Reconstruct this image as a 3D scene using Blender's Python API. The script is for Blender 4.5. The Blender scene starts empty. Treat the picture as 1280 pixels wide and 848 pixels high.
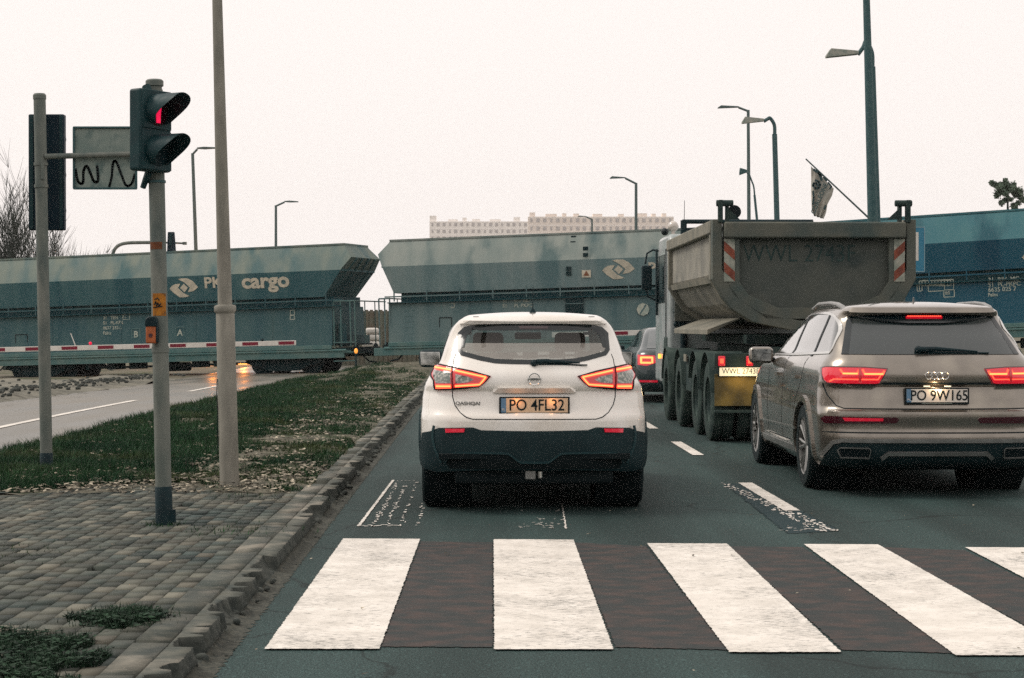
import bpy, bmesh, math, random
import numpy as np
from mathutils import Vector, Matrix
R = math.radians; PI = math.pi
random.seed(7); rng = np.random.default_rng(7)
SC = bpy.context.scene; COL = SC.collection
# ---------------------------------------------------------------- camera, sky, sun, exposure
FP, HZ, CH = 2300.0, 408.0, 1.47          # focal length in photo pixels, horizon row, camera height
cd = bpy.data.cameras.new('camera'); cam = bpy.data.objects.new('camera', cd); COL.objects.link(cam)
cd.sensor_width = 36; cd.lens = FP / 1280 * 36; cd.clip_start = .1; cd.clip_end = 6000
cam.location = (0, 0, CH); cam.rotation_euler = (R(90) - math.atan((424 - HZ) / FP), 0, 0)
SC.camera = cam
W = bpy.data.worlds.new('World'); SC.world = W; W.use_nodes = True
nt = W.node_tree; nt.nodes.clear()
SUN_EL, SUN_AZ = 50, 285                    # veiled sun high ahead on the left
sky = nt.nodes.new('ShaderNodeTexSky'); sky.sky_type = 'NISHITA'; sky.sun_disc = False
sky.sun_elevation = R(SUN_EL); sky.sun_rotation = R(SUN_AZ); sky.dust_density = 6; sky.air_density = 1.5
hs = nt.nodes.new('ShaderNodeHueSaturation'); hs.inputs['Saturation'].default_value = .12
mx = nt.nodes.new('ShaderNodeMix'); mx.data_type = 'RGBA'; mx.inputs[0].default_value = .93
mx.inputs[7].default_value = (11.0, 10.25, 9.85, 1)
bg = nt.nodes.new('ShaderNodeBackground'); bg.inputs[1].default_value = .1
wo = nt.nodes.new('ShaderNodeOutputWorld')
nt.links.new(sky.outputs[0], hs.inputs['Color']); nt.links.new(hs.outputs[0], mx.inputs[6])
nt.links.new(mx.outputs[2], bg.inputs[0]); nt.links.new(bg.outputs[0], wo.inputs[0])
sl = bpy.data.lights.new('sun', 'SUN'); sl.energy = 1.8; sl.angle = R(22); sl.color = (1, .93, .84)
so = bpy.data.objects.new('sun', sl); COL.objects.link(so)
_d = Vector((-math.sin(R(SUN_AZ)) * math.cos(R(SUN_EL)), -math.cos(R(SUN_AZ)) * math.cos(R(SUN_EL)), -math.sin(R(SUN_EL))))
so.rotation_euler = _d.to_track_quat('-Z', 'Y').to_euler()
vs = SC.view_settings; vs.view_transform = 'Standard'; vs.look = 'None'; vs.exposure = 0; vs.gamma = 1
SC.render.engine = 'CYCLES'
cy = SC.cycles; cy.max_bounces = 6; cy.diffuse_bounces = 2; cy.glossy_bounces = 3; cy.transparent_max_bounces = 16
cy.transmission_bounces = 4; cy.volume_bounces = 0; cy.caustics_reflective = False; cy.caustics_refractive = False
cy.use_denoising = False; cy.sample_clamp_indirect = 4
# ---------------------------------------------------------------- helpers
HEAD = .0166                                # the road runs about one degree left of the view
def rd(u, v):                               # road frame (across, along) to world x, y
    return (u - HEAD * v, v)
def smooth(a, b, x):
    t = min(1, max(0, (x - a) / (b - a))); return t * t * (3 - 2 * t)
def gz(x, y):                               # ground height: level near, banked along the railway
    return .02 * x * smooth(26, 58, y)
def px(x, y, Y):                            # photo pixel at distance Y -> world point
    return Vector(((x - 640) / FP * Y, Y, CH - (y - HZ) / FP * Y))
def gpx(x, y, z=0):                         # photo pixel on level ground of height z
    Y = (CH - z) * FP / (y - HZ); return Vector(((x - 640) / FP * Y, Y, z))
def L(c): return tuple(((v / 255) / 12.92 if v / 255 <= .04045 else ((v / 255 + .055) / 1.055) ** 2.4) for v in c) + (1,)

def cool(c):
    """darker base colours are darkened and get the teal shadow grade put into them; strong hues stay"""
    if c is None: return None
    r, g, b = c[:3]; l = .3 * r + .5 * g + .2 * b
    if r > 1.6 * b: return (r, g, b) if r > 2 * g else (r * .93, g, b * .98)
    k = max(0, min(1, (.42 - l) / .36)); d = 1 - .12 * k
    return (r * d * (1 - .33 * k), g * d * (1 + .09 * k), b * d * (1 + .13 * k))
def mat(name, c, rough=.6, metal=0, c2=None, ns=6, nd=4, lo=.35, hi=.65, bump=0, bs=40, coat=0, spec=.5, emit=None, es=1, rv=0, stretch=None, c3=None, s3=1.2, island=0, patchy=0, warm=0, bd=.01):
    """procedural material: base colour c mixed with c2 by noise, third colour patches, bump, per-island tint"""
    m = bpy.data.materials.new(name); m.use_nodes = True; n = m.node_tree.nodes; l = m.node_tree.links
    if metal < .5 and not warm: c, c2, c3 = cool(c), cool(c2), cool(c3)
    if spec == .5: spec = .5 if (coat or metal > .2) else .18
    b = n['Principled BSDF']; c = tuple(c) + (1,) if len(c) == 3 else c
    b.inputs['Base Color'].default_value = c; b.inputs['Roughness'].default_value = rough; b.inputs['Metallic'].default_value = metal
    b.inputs['Specular IOR Level'].default_value = spec; b.inputs['Coat Weight'].default_value = coat; b.inputs['Coat Roughness'].default_value = .06
    tc = n.new('ShaderNodeTexCoord'); mp = n.new('ShaderNodeMapping'); l.new(tc.outputs['Object'], mp.inputs[0])
    if stretch: mp.inputs['Scale'].default_value = stretch
    def noise(s, d=nd):
        t = n.new('ShaderNodeTexNoise'); t.inputs['Scale'].default_value = s; t.inputs['Detail'].default_value = d; l.new(mp.outputs[0], t.inputs[0]); return t
    def ramp(src, a, bb):
        r = n.new('ShaderNodeMapRange'); r.inputs[1].default_value = a; r.inputs[2].default_value = bb; l.new(src, r.inputs[0]); return r.outputs[0]
    def mix(f, a, bb):
        x = n.new('ShaderNodeMix'); x.data_type = 'RGBA'
        l.new(f, x.inputs[0])
        for i, v in ((6, a), (7, bb)):
            if isinstance(v, tuple): x.inputs[i].default_value = v if len(v) == 4 else v + (1,)
            else: l.new(v, x.inputs[i])
        return x.outputs[2]
    out = None
    if c2 is not None:
        t = noise(ns); f = ramp(t.outputs[0], lo, hi); out = mix(f, c, tuple(c2))
        if rv:
            r = n.new('ShaderNodeMapRange'); r.inputs[3].default_value = rough; r.inputs[4].default_value = rough + rv; l.new(f, r.inputs[0]); l.new(r.outputs[0], b.inputs['Roughness'])
    if c3 is not None:
        t = noise(s3, 6); f = ramp(t.outputs[0], .52, .66); out = mix(f, out if out is not None else c, tuple(c3))
    if island:
        g = n.new('ShaderNodeNewGeometry'); r = n.new('ShaderNodeMapRange'); r.inputs[3].default_value = 1 - island; r.inputs[4].default_value = 1 + island
        l.new(g.outputs['Random Per Island'], r.inputs[0])
        if patchy:
            pw = n.new('ShaderNodeMath'); pw.operation = 'POWER'; pw.inputs[1].default_value = 4; wn = n.new('ShaderNodeTexWhiteNoise'); wn.noise_dimensions = '1D'; l.new(g.outputs['Random Per Island'], wn.inputs['W']); l.new(wn.outputs[0], pw.inputs[0]); out = mix(pw.outputs[0], out, (.15, .142, .112))
        x = n.new('ShaderNodeVectorMath'); x.operation = 'SCALE'
        if out is not None: l.new(out, x.inputs[0])
        else: x.inputs[0].default_value = c[:3]
        l.new(r.outputs[0], x.inputs['Scale']); out = x.outputs[0]
    if out is not None: l.new(out, b.inputs['Base Color'])
    if bump:
        t = noise(bs, 6); bn = n.new('ShaderNodeBump'); bn.inputs['Strength'].default_value = bump; bn.inputs['Distance'].default_value = bd
        l.new(t.outputs[0], bn.inputs['Height']); l.new(bn.outputs[0], b.inputs['Normal'])
    if emit is not None:
        b.inputs['Emission Color'].default_value = tuple(emit) + (1,); b.inputs['Emission Strength'].default_value = es
    m['k'] = 1
    return m

class MB:
    """collects solids and links them as ONE mesh object"""
    def __init__(s): s.v = []; s.f = []
    def add(s, vs, fs):
        o = len(s.v); s.v += [tuple(p) for p in vs]; s.f += [tuple(i + o for i in f) for f in fs]; return s
    def box(s, c, d, rz=0, M=None):
        x, y, z = d[0] / 2, d[1] / 2, d[2] / 2
        P = [Vector((a * x, b * y, e * z)) for a, b, e in ((-1, -1, -1), (1, -1, -1), (1, 1, -1), (-1, 1, -1), (-1, -1, 1), (1, -1, 1), (1, 1, 1), (-1, 1, 1))]
        if rz: P = [Matrix.Rotation(rz, 3, 'Z') @ p for p in P]
        if M is not None: P = [M @ p for p in P]
        return s.add([p + Vector(c) for p in P], [(0, 3, 2, 1), (4, 5, 6, 7), (0, 1, 5, 4), (1, 2, 6, 5), (2, 3, 7, 6), (3, 0, 4, 7)])
    def span(s, a, b):
        return s.box([(a[i] + b[i]) / 2 for i in range(3)], [abs(b[i] - a[i]) for i in range(3)])
    def tube(s, path, r, n=10, cap=True):
        path = [Vector(p) for p in path]; rs = r if isinstance(r, (list, tuple)) else [r] * len(path)
        V = []; F = []; prev = None
        for i, p in enumerate(path):
            d = (path[min(i + 1, len(path) - 1)] - path[max(i - 1, 0)]).normalized()
            if prev is None:
                a = d.orthogonal().normalized()
            else:
                a = (prev - d * prev.dot(d)).normalized()
            prev = a; b = d.cross(a)
            V += [p + (a * math.cos(2 * PI * k / n) + b * math.sin(2 * PI * k / n)) * rs[i] for k in range(n)]
        for i in range(len(path) - 1):
            for k in range(n): F.append((i * n + k, i * n + (k + 1) % n, (i + 1) * n + (k + 1) % n, (i + 1) * n + k))
        if cap: F.append(tuple(range(n - 1, -1, -1))); F.append(tuple((len(path) - 1) * n + k for k in range(n)))
        return s.add(V, F)
    def lathe(s, prof, o=(0, 0, 0), axis='Z', n=24, closed=False):
        """prof: (radius, height) pairs turned round the axis"""
        V = []; F = []; m = len(prof); o = Vector(o)
        for k in range(n):
            a = 2 * PI * k / n
            for r, h in prof:
                p = (r * math.cos(a), r * math.sin(a), h)
                if axis == 'X': p = (h, p[0], p[1])
                if axis == 'Y': p = (p[0], h, p[1])
                V.append(o + Vector(p))
        for k in range(n):
            for i in range(m - (0 if closed else 1)):
                j = (i + 1) % m
                F.append((k * m + i, ((k + 1) % n) * m + i, ((k + 1) % n) * m + j, k * m + j))
        return s.add(V, F)
    def prism(s, poly, a, b, axis='Y'):
        """2-D polygon extruded from a to b along the axis"""
        def P(u, v, w):
            return {'Y': (u, w, v), 'X': (w, u, v), 'Z': (u, v, w)}[axis]
        m = len(poly); V = [P(u, v, a) for u, v in poly] + [P(u, v, b) for u, v in poly]
        F = [tuple(range(m)), tuple(range(2 * m - 1, m - 1, -1))] + [(i, i + m, (i + 1) % m + m, (i + 1) % m) for i in range(m)]
        return s.add(V, F)
    def ball(s, c, r, n=12, sc=(1, 1, 1)):
        pr = [(r * math.sin(PI * i / n), -r * math.cos(PI * i / n)) for i in range(n + 1)]
        k = len(s.v); s.lathe(pr, (0, 0, 0), 'Z', n)
        for i in range(k, len(s.v)): p = s.v[i]; s.v[i] = (p[0] * sc[0] + c[0], p[1] * sc[1] + c[1], p[2] * sc[2] + c[2])
        return s
    def build(s, name, m, parent=None, bevel=0, smooth=True, seg=2, ang=35):
        me = bpy.data.meshes.new(name); me.from_pydata(s.v, [], s.f)
        bm = bmesh.new(); bm.from_mesh(me)
        bmesh.ops.remove_doubles(bm, verts=bm.verts, dist=1e-5); bmesh.ops.recalc_face_normals(bm, faces=bm.faces)
        bm.to_mesh(me); bm.free()
        return finish(name, me, m, parent, bevel, smooth, seg, ang)

def finish(name, me, m, parent=None, bevel=0, smooth=True, seg=2, ang=35):
    o = bpy.data.objects.new(name, me); COL.objects.link(o)
    if m is not None: me.materials.append(m)
    if smooth and len(me.polygons):
        me.polygons.foreach_set('use_smooth', [True] * len(me.polygons))
        bm = bmesh.new(); bm.from_mesh(me)
        for e in bm.edges:
            if len(e.link_faces) != 2 or e.calc_face_angle(0) > R(ang): e.smooth = False
        bm.to_mesh(me); bm.free()
    if bevel:
        b = o.modifiers.new('b', 'BEVEL'); b.width = bevel; b.segments = seg; b.limit_method = 'ANGLE'; b.angle_limit = R(30); b.harden_normals = False
    if parent is not None: o.parent = parent
    return o

def tag(o, label=None, cat=None, group=None, kind=None):
    if label: o['label'] = label
    if cat: o['category'] = cat
    if group: o['group'] = group
    if kind: o['kind'] = kind
    return o
def thing(name, label, cat, loc=(0, 0, 0), rz=0, group=None, ry=0):
    o = bpy.data.objects.new(name, None); COL.objects.link(o); o.empty_display_size = .2
    o.location = loc; o.rotation_euler = (0, ry, rz); return tag(o, label, cat, group)
def struct(name, mb, m, **k):
    return tag(mb.build(name, m, **k), kind='structure')
def text_mesh(s, size, ext=.0015, space=1.0, ax='CENTER', xs=1, bold=0):
    cu = bpy.data.curves.new('t', 'FONT'); cu.body = s; cu.size = size; cu.extrude = ext; cu.align_x = ax; cu.align_y = 'CENTER'
    cu.space_character = space; cu.offset = bold; cu.resolution_u = 3
    o = bpy.data.objects.new('t', cu); COL.objects.link(o); bpy.context.view_layer.update()
    me = bpy.data.meshes.new_from_object(o.evaluated_get(bpy.context.evaluated_depsgraph_get()))
    bpy.data.objects.remove(o); bpy.data.curves.remove(cu)
    me.transform(Matrix.Diagonal((xs, 1, 1, 1)) )
    return me
def text(name, s, size, m, parent, loc, rot=(PI / 2, 0, 0), **k):
    """flat raised lettering; default stands upright and reads from -Y"""
    me = text_mesh(s, size, **k); me.materials.clear(); o = finish(name, me, m, parent, smooth=False); o.location = loc; o.rotation_euler = rot; return o
def stroke2(pts, w):
    """outline quads of a thick polyline in 2-D"""
    Q = []
    for (a, b) in zip(pts[:-1], pts[1:]):
        a = Vector(a); b = Vector(b); d = (b - a)
        if d.length < 1e-6: continue
        d.normalize(); n = Vector((-d.y, d.x)) * w / 2; e = d * w * .25
        Q.append([a - e - n, b + e - n, b + e + n, a - e + n])
    return Q
def catmull(pts, k=6):
    P = [Vector(p) for p in pts]; out = []
    for i in range(len(P) - 1):
        a = P[max(i - 1, 0)]; b = P[i]; c = P[i + 1]; d = P[min(i + 2, len(P) - 1)]
        for j in range(k):
            t = j / k; out.append(.5 * ((2 * b) + (c - a) * t + (2 * a - 5 * b + 4 * c - d) * t * t + (3 * b - a - 3 * c + d) * t ** 3))
    out.append(P[-1]); return out
def np_mesh(name, V, F, m, parent=None, smooth=False):
    """V (n,3) array, F (k,3 or 4) array -> mesh object"""
    me = bpy.data.meshes.new(name); V = np.asarray(V, np.float32); F = np.asarray(F, np.int32); k = F.shape[1]
    me.vertices.add(len(V)); me.vertices.foreach_set('co', V.ravel()); me.loops.add(F.size); me.loops.foreach_set('vertex_index', F.ravel())
    me.polygons.add(len(F)); me.polygons.foreach_set('loop_start', np.arange(0, F.size, k, dtype=np.int32))
    me.update(calc_edges=True); me.validate()
    o = bpy.data.objects.new(name, me); COL.objects.link(o); me.materials.append(m)
    if parent is not None: o.parent = parent
    return o
def copy_tree(o, parent=None):
    c = o.copy(); COL.objects.link(c); c.parent = parent
    for ch in list(o.children): copy_tree(ch, c)
    return c
# ---------------------------------------------------------------- materials
M = {}
M['galv'] = mat('galvanised_steel', (.115, .135, .122), .6, .0, (.18, .19, .168), 9, warm=1, bump=.15, bs=60, c3=(.08, .105, .10), s3=5, stretch=(1, 1, .35))
M['galv_warm'] = mat('weathered_lamp_post', (.18, .175, .15), .65, 0, (.25, .24, .205), 12, warm=1, bump=.15, bs=70, stretch=(1, 1, .3))
M['galv_dark'] = mat('dark_grey_steel', (.055, .085, .09), .55, 0, (.08, .11, .11), 9)
M['far_steel'] = mat('thin_far_steel', (.13, .13, .125), .6)
M['blackp'] = mat('black_teal_plastic', (.006, .016, .02), .45, 0, (.012, .026, .03), 14, rv=.2)
M['sigbox'] = mat('signal_housing', (.012, .03, .034), .42, 0, (.022, .045, .048), 12, rv=.2, bump=.05)
M['sigdark'] = mat('signal_back', (.004, .014, .024), .5, 0, (.008, .022, .032), 8)
M['rubber'] = mat('tyre_rubber', (.009, .013, .015), .75, 0, (.018, .022, .022), 16, bump=.3, bs=90)
M['dusty_rubber'] = mat('dusty_tyre', (.028, .032, .03), .85, 0, (.075, .07, .058), 7, bump=.3, bs=60)
M['under'] = mat('underbody', (.006, .009, .01), .8)
M['trim'] = mat('grained_black_trim', (.015, .024, .027), .5, 0, (.023, .034, .037), 5, bump=.12, bs=500, rv=.15, bd=.002)
M['white_paint_car'] = mat('pearl_white_paint', (.84, .81, .76), .25, 0, (.80, .76, .70), 3, coat=1, c3=(.74, .69, .62), s3=2.2)
M['greige'] = mat('brown_grey_metallic', (.245, .218, .185), .24, .8, (.205, .183, .155), 4, coat=1, c3=(.29, .26, .215), s3=2.5, rv=.1)
M['dark_car'] = mat('dark_grey_paint', (.035, .04, .042), .3, .4, coat=.8)
M['chrome'] = mat('chrome', (.62, .62, .6), .18, 1)
M['alloy'] = mat('alloy_rim', (.32, .32, .31), .35, .8, (.22, .22, .21), 10)
M['satin'] = mat('satin_silver_trim', (.30, .30, .29), .35, .6, (.24, .24, .23), 9)
M['seat'] = mat('dark_seat_cloth', (.008, .016, .02), .85)
M['interior'] = mat('grey_interior', (.02, .026, .03), .8)
M['redlens'] = mat('red_lens', (.35, .012, .02), .15, 0, coat=1, emit=(1, .02, .03), es=.25)
M['redlens_lit'] = mat('red_lens_glowing', (.40, .008, .02), .15, 0, coat=1, emit=(1, .01, .035), es=.42)
M['led'] = mat('lit_led_strip', (.8, .1, .05), .3, emit=(1, .075, .035), es=2.2)
M['led_hot'] = mat('lit_led_core', (.8, .2, .05), .3, emit=(1, .26, .07), es=2.6)
M['clearlens'] = mat('smoky_clear_lens', (.16, .14, .12), .12, .3, (.42, .38, .34), 45, lo=.45, hi=.6, coat=1)
M['reflector'] = mat('glowing_red_reflector', (.55, .01, .03), .2, emit=(1, .01, .06), es=.2, coat=1)  # passive reflector given a faint red glow of its own
M['darkred'] = mat('dim_red_lens', (.05, .006, .012), .15, coat=1)
M['orange_lamp'] = mat('amber_lamp', (.9, .35, .05), .3, emit=(1, .3, .03), es=4)
M['plate'] = mat('number_plate_white', (.70, .67, .62), .4, 0, (.64, .60, .55), 9)
M['plate_blue'] = mat('plate_blue_band', (.16, .24, .36), .4)
M['ink'] = mat('black_lettering', (.008, .012, .014), .5)
M['inkgrey'] = mat('grey_lettering', (.25, .24, .22), .5)
def glass(name, tint, refl, rough=.02, body=0):
    m = bpy.data.materials.new(name); m.use_nodes = True; n = m.node_tree.nodes; l = m.node_tree.links
    n.remove(n['Principled BSDF']); o = n['Material Output']
    t = n.new('ShaderNodeBsdfTransparent'); t.inputs[0].default_value = tint + (1,)
    d = n.new('ShaderNodeBsdfDiffuse'); d.inputs[0].default_value = (.55, .52, .47, 1)
    md = n.new('ShaderNodeMixShader'); md.inputs[0].default_value = body; l.new(t.outputs[0], md.inputs[1]); l.new(d.outputs[0], md.inputs[2])
    g = n.new('ShaderNodeBsdfGlossy'); g.inputs['Roughness'].default_value = rough; g.inputs[0].default_value = (.95, .93, .9, 1)
    fr = n.new('ShaderNodeFresnel'); fr.inputs[0].default_value = refl
    mm = n.new('ShaderNodeMixShader'); l.new(fr.outputs[0], mm.inputs[0]); l.new(md.outputs[0], mm.inputs[1]); l.new(g.outputs[0], mm.inputs[2])
    l.new(mm.outputs[0], o.inputs[0]); return m
M['glass'] = glass('window_glass', (.80, .86, .85), 1.5, body=.02)
M['skyglass'] = glass('sky_reflection_glass', (.62, .66, .66), 1.7, body=.40)  # pale sky reflection put into the glass as a diffuse share
M['glass_side'] = glass('side_window_glass', (.25, .28, .28), 1.9)
M['privacy'] = mat('dark_privacy_glass', (.02, .022, .022), .12, 0, coat=.0, spec=.9)
M['privacy_side'] = mat('dark_side_glass', (.02, .022, .022), .04, .0, spec=1.0, coat=1)
M['frit'] = mat('black_glass_edge', (.006, .01, .012), .12, 0, spec=.6)
# ---------------------------------------------------------------- car bodies
def pchip(xs, ys):
    xs = list(xs); ys = list(ys); n = len(xs); h = [xs[i + 1] - xs[i] for i in range(n - 1)]; d = [(ys[i + 1] - ys[i]) / h[i] for i in range(n - 1)]
    m = [d[0]] + [0 if d[i - 1] * d[i] <= 0 else 2 * d[i - 1] * d[i] / (d[i - 1] + d[i]) for i in range(1, n - 1)] + [d[-1]]
    def f(x):
        if x <= xs[0]: return ys[0]
        if x >= xs[-1]: return ys[-1]
        lo = 0
        while xs[lo + 1] < x: lo += 1
        t = (x - xs[lo]) / h[lo]; a, b = ys[lo], ys[lo + 1]
        return (2 * t**3 - 3 * t**2 + 1) * a + (t**3 - 2 * t**2 + t) * h[lo] * m[lo] + (-2 * t**3 + 3 * t**2) * b + (t**3 - t**2) * h[lo] * m[lo + 1]
    return f
class Shell:
    """a car body as stacked rounded plan sections; levels = (z, half width, rear y, front y, rear corner, front corner)"""
    def __init__(s, levels, crown, loc, rz, k=.02, nr=2.7, nf=2.4):
        zs = [l[0] for l in levels]; s.z0, s.z1 = zs[0], zs[-1]; s.crown = crown; s.k = k; s.nr = nr; s.nf = nf
        s.w, s.r, s.f, s.Dr, s.Df = [pchip(zs, [l[i] for l in levels]) for i in range(1, 6)]
        s.levels = zs; s.loc = Vector(loc); s.rz = rz; s.Rm = Matrix.Rotation(rz, 3, 'Z')
    def P(s, t, z):
        w, r, f, Dr, Df = s.w(z), s.r(z), s.f(z), s.Dr(z), s.Df(z); a = abs(t); sg = 1 if t >= 0 else -1; Ls = (f - Df) - (r + Dr)
        if a <= PI / 2: return Vector((sg * w * math.sin(a) ** (2 / s.nr), r + Dr * (1 - max(0, math.cos(a)) ** (2 / s.nr)), z))
        if a <= PI / 2 + Ls:
            q = (a - PI / 2); return Vector((sg * w * (1 + s.k * math.sin(PI * q / Ls)), r + Dr + q, z))
        b = min(PI / 2, a - PI / 2 - Ls)
        return Vector((sg * w * max(0, math.cos(b)) ** (2 / s.nf), f - Df + Df * math.sin(b) ** (2 / s.nf), z))
    def N(s, t, z):
        e = 1e-3; a = s.P(t + e, z) - s.P(t - e, z); b = s.P(t, z + e) - s.P(t, z - e); n = a.cross(b)
        if n.length < 1e-12: return Vector((0, -1, 0))
        return n.normalized()
    def tx(s, x, z):
        w = s.w(z); q = min(1, abs(x) / w); return math.copysign(math.asin(q ** (s.nr / 2)), x)
    def ty(s, y, z, side):
        r, Dr = s.r(z), s.Dr(z)
        if y >= r + Dr: t = PI / 2 + y - r - Dr
        else: t = math.acos(min(1, max(0, 1 - (y - r) / Dr) ** (s.nr / 2)))
        return side * t
    def rear_px(s, x, y):
        """photo pixel -> (x, z) on the rear of the body"""
        yl = -.7; p = None
        for _ in range(12):
            Yw = s.loc.y + yl * math.cos(s.rz); P = px(x, y, Yw); p = s.Rm.inverted() @ (P - s.loc)
            # move along the view ray until local y matches
            yy = s.P(s.tx(p.x, p.z), p.z).y
            yl += .7 * (yy - p.y)
        return (p.x, p.z)
    def side_px(s, x, y, side=-1):
        """photo pixel -> (y, z) on the flank"""
        Yw = s.loc.y + 1
        for _ in range(40):
            P = px(x, y, Yw); p = s.Rm.inverted() @ (P - s.loc)
            xs = s.P(s.ty(max(p.y, s.r(p.z) + .02), p.z, side), p.z).x
            # want world x such that p.x == xs; slope dx/dY = (x-640)/FP
            Yw += .8 * (xs - p.x) / ((x - 640) / FP + math.tan(s.rz))
        return (p.y, p.z)
    def dense(s, poly, step=.03, closed=True):
        out = []; n = len(poly)
        for i in range(n if closed else n - 1):
            a = Vector(poly[i]); b = Vector(poly[(i + 1) % n]); k = max(1, int((b - a).length / step))
            out += [a.lerp(b, j / k) for j in range(k)]
        if not closed: out.append(Vector(poly[-1]))
        return out
    def shell(s, name, m, parent, cut, dz=.028, low=None, zlow=0):
        zs = []
        for a, b in zip(s.levels[:-1], s.levels[1:]):
            k = max(1, int(round((b - a) / dz))); zs += [a + (b - a) * j / k for j in range(k)]
        zs.append(s.levels[-1]); V = []; F = []; tag_ = []
        A = [('r', (j / 26) * PI / 2) for j in range(27)] + [('s', j / 64) for j in range(1, 64)] + [('f', (j / 14) * PI / 2) for j in range(15)]
        def tt(kind, q, z):
            if kind == 'r': return q
            Ls = (s.f(z) - s.Df(z)) - (s.r(z) + s.Dr(z))
            return PI / 2 + q * Ls if kind == 's' else PI / 2 + Ls + q
        n = len(A) * 2 - 2
        for z in zs:
            h = [s.P(tt(k, q, z), z) for k, q in A]
            V += h + [Vector((-p.x, p.y, p.z)) for p in h[-2:0:-1]]
        top = V[-n:]; c = Vector((0, (s.r(s.z1) + s.f(s.z1)) / 2, s.z1)); nq = 7
        for j in range(1, nq + 1):
            q = 1 - j / nq * .999
            for p in top:
                d = (p - c); V.append(Vector((d.x * q, c.y + d.y * (q ** .6 if abs(d.y) > .0 else 1) , s.z1 + s.crown * (1 - q * q))))
        nl = len(zs) + nq
        for i in range(nl - 1):
            for j in range(n):
                f = (i * n + j, i * n + (j + 1) % n, (i + 1) * n + (j + 1) % n, (i + 1) * n + j)
                cc = sum((V[q] for q in f), Vector()) / 4
                jj = j if j <= n // 2 else n - j
                reg = 'r' if jj < 26.5 and i < len(zs) else ('s' if jj < 27 + 63 else 'f')
                if i < len(zs) - 1 and cut(cc, reg): continue
                F.append(f)
        me = bpy.data.meshes.new(name); me.from_pydata(V, [], F)
        bm = bmesh.new(); bm.from_mesh(me); bmesh.ops.remove_doubles(bm, verts=bm.verts, dist=1e-4); bmesh.ops.recalc_face_normals(bm, faces=bm.faces); bm.to_mesh(me); bm.free()
        o = finish(name, me, m, parent, ang=50)
        if low:
            me.materials.append(low)
            for p in me.polygons:
                if p.center.z < zlow: p.material_index = 1
        return o
    def panel(s, name, polys, m, parent, off=.004, depth=.012, mode='x', side=-1, du=.05, dz=.04, hole=None, bow=0, smooth=True):
        """panels following the body. polys: outlines in (x,z) on the rear or (y,z) on the flank"""
        bmo = bmesh.new()
        if polys and not isinstance(polys[0][0], (tuple, list, Vector)): polys = [polys]
        for poly in polys:
            if len(poly) < 3: continue
            bm = bmesh.new(); pts = s.dense(poly, .04)
            if mode == 'x': q = [(s.tx(p[0], p[1]), p[1]) for p in pts]
            elif mode == 'y': q = [(s.ty(p[0], p[1], side), p[1]) for p in pts]
            else: q = [(p[0], p[1]) for p in pts]
            vsn = [bm.verts.new((a, b, 0)) for a, b in q]; bm.faces.new(vsn)
            for ax, st in ((0, du), (1, dz)):
                lo = min(v[ax] for v in q); hi = max(v[ax] for v in q); kk = int(math.floor(lo / st)) + 1
                while kk * st < hi:
                    co = [0, 0, 0]; co[ax] = kk * st; no = [0, 0, 0]; no[ax] = 1
                    bmesh.ops.bisect_plane(bm, geom=bm.verts[:] + bm.edges[:] + bm.faces[:], plane_co=co, plane_no=no, dist=1e-6); kk += 1
            bmesh.ops.triangulate(bm, faces=bm.faces[:])
            if hole: bmesh.ops.delete(bm, geom=[f for f in bm.faces if hole(s.P(f.calc_center_median().x, f.calc_center_median().y))], context='FACES')
            base = {}
            for v in bm.verts: base[v] = (v.co.x, v.co.y)
            bd = [e for e in bm.edges if len(e.link_faces) == 1]
            r = bmesh.ops.extrude_edge_only(bm, edges=bd) if depth else {'geom': []}
            newv = {g for g in r['geom'] if isinstance(g, bmesh.types.BMVert)}
            for v in bm.verts:
                a, b = v.co.x, v.co.y
                if mode == 'f': p, nn = s.front(a, b)
                else: p = s.P(a, b); nn = s.N(a, b)
                if mode != 'f' and nn.dot(p - Vector((0, (s.r(b) + s.f(b)) / 2, p.z))) < 0: nn = -nn
                v.co = p + nn * (off - (depth if v in newv else 0))
            bmesh.ops.recalc_face_normals(bm, faces=bm.faces)
            tmp = bpy.data.meshes.new('x'); bm.to_mesh(tmp); bm.free(); bmo.from_mesh(tmp); bpy.data.meshes.remove(tmp)
        me = bpy.data.meshes.new(name); bmo.to_mesh(me); bmo.free()
        # face normals outward from the body's middle
        return finish(name, me, m, parent, smooth=smooth, ang=45)
    def front(s, x, z):
        w, f, Df = s.w(z), s.f(z), s.Df(z)
        def y(xx, zz):
            ww = s.w(zz); u = min(1, abs(xx) / ww); return s.f(zz) - s.Df(zz) + s.Df(zz) * (1 - u ** s.nf) ** (1 / s.nf)
        e = 1e-3; dx = (y(x + e, z) - y(x - e, z)) / (2 * e); dz_ = (y(x, z + e) - y(x, z - e)) / (2 * e)
        return Vector((x, y(x, z), z)), Vector((-dx, 1, -dz_)).normalized()
def mir(poly): return [(-a, b) for a, b in poly][::-1]
def inpoly(x, y, poly):
    c = False; j = len(poly) - 1
    for i in range(len(poly)):
        xi, yi = poly[i]; xj, yj = poly[j]
        if (yi > y) != (yj > y) and x < (xj - xi) * (y - yi) / (yj - yi) + xi: c = not c
        j = i
    return c
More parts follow.
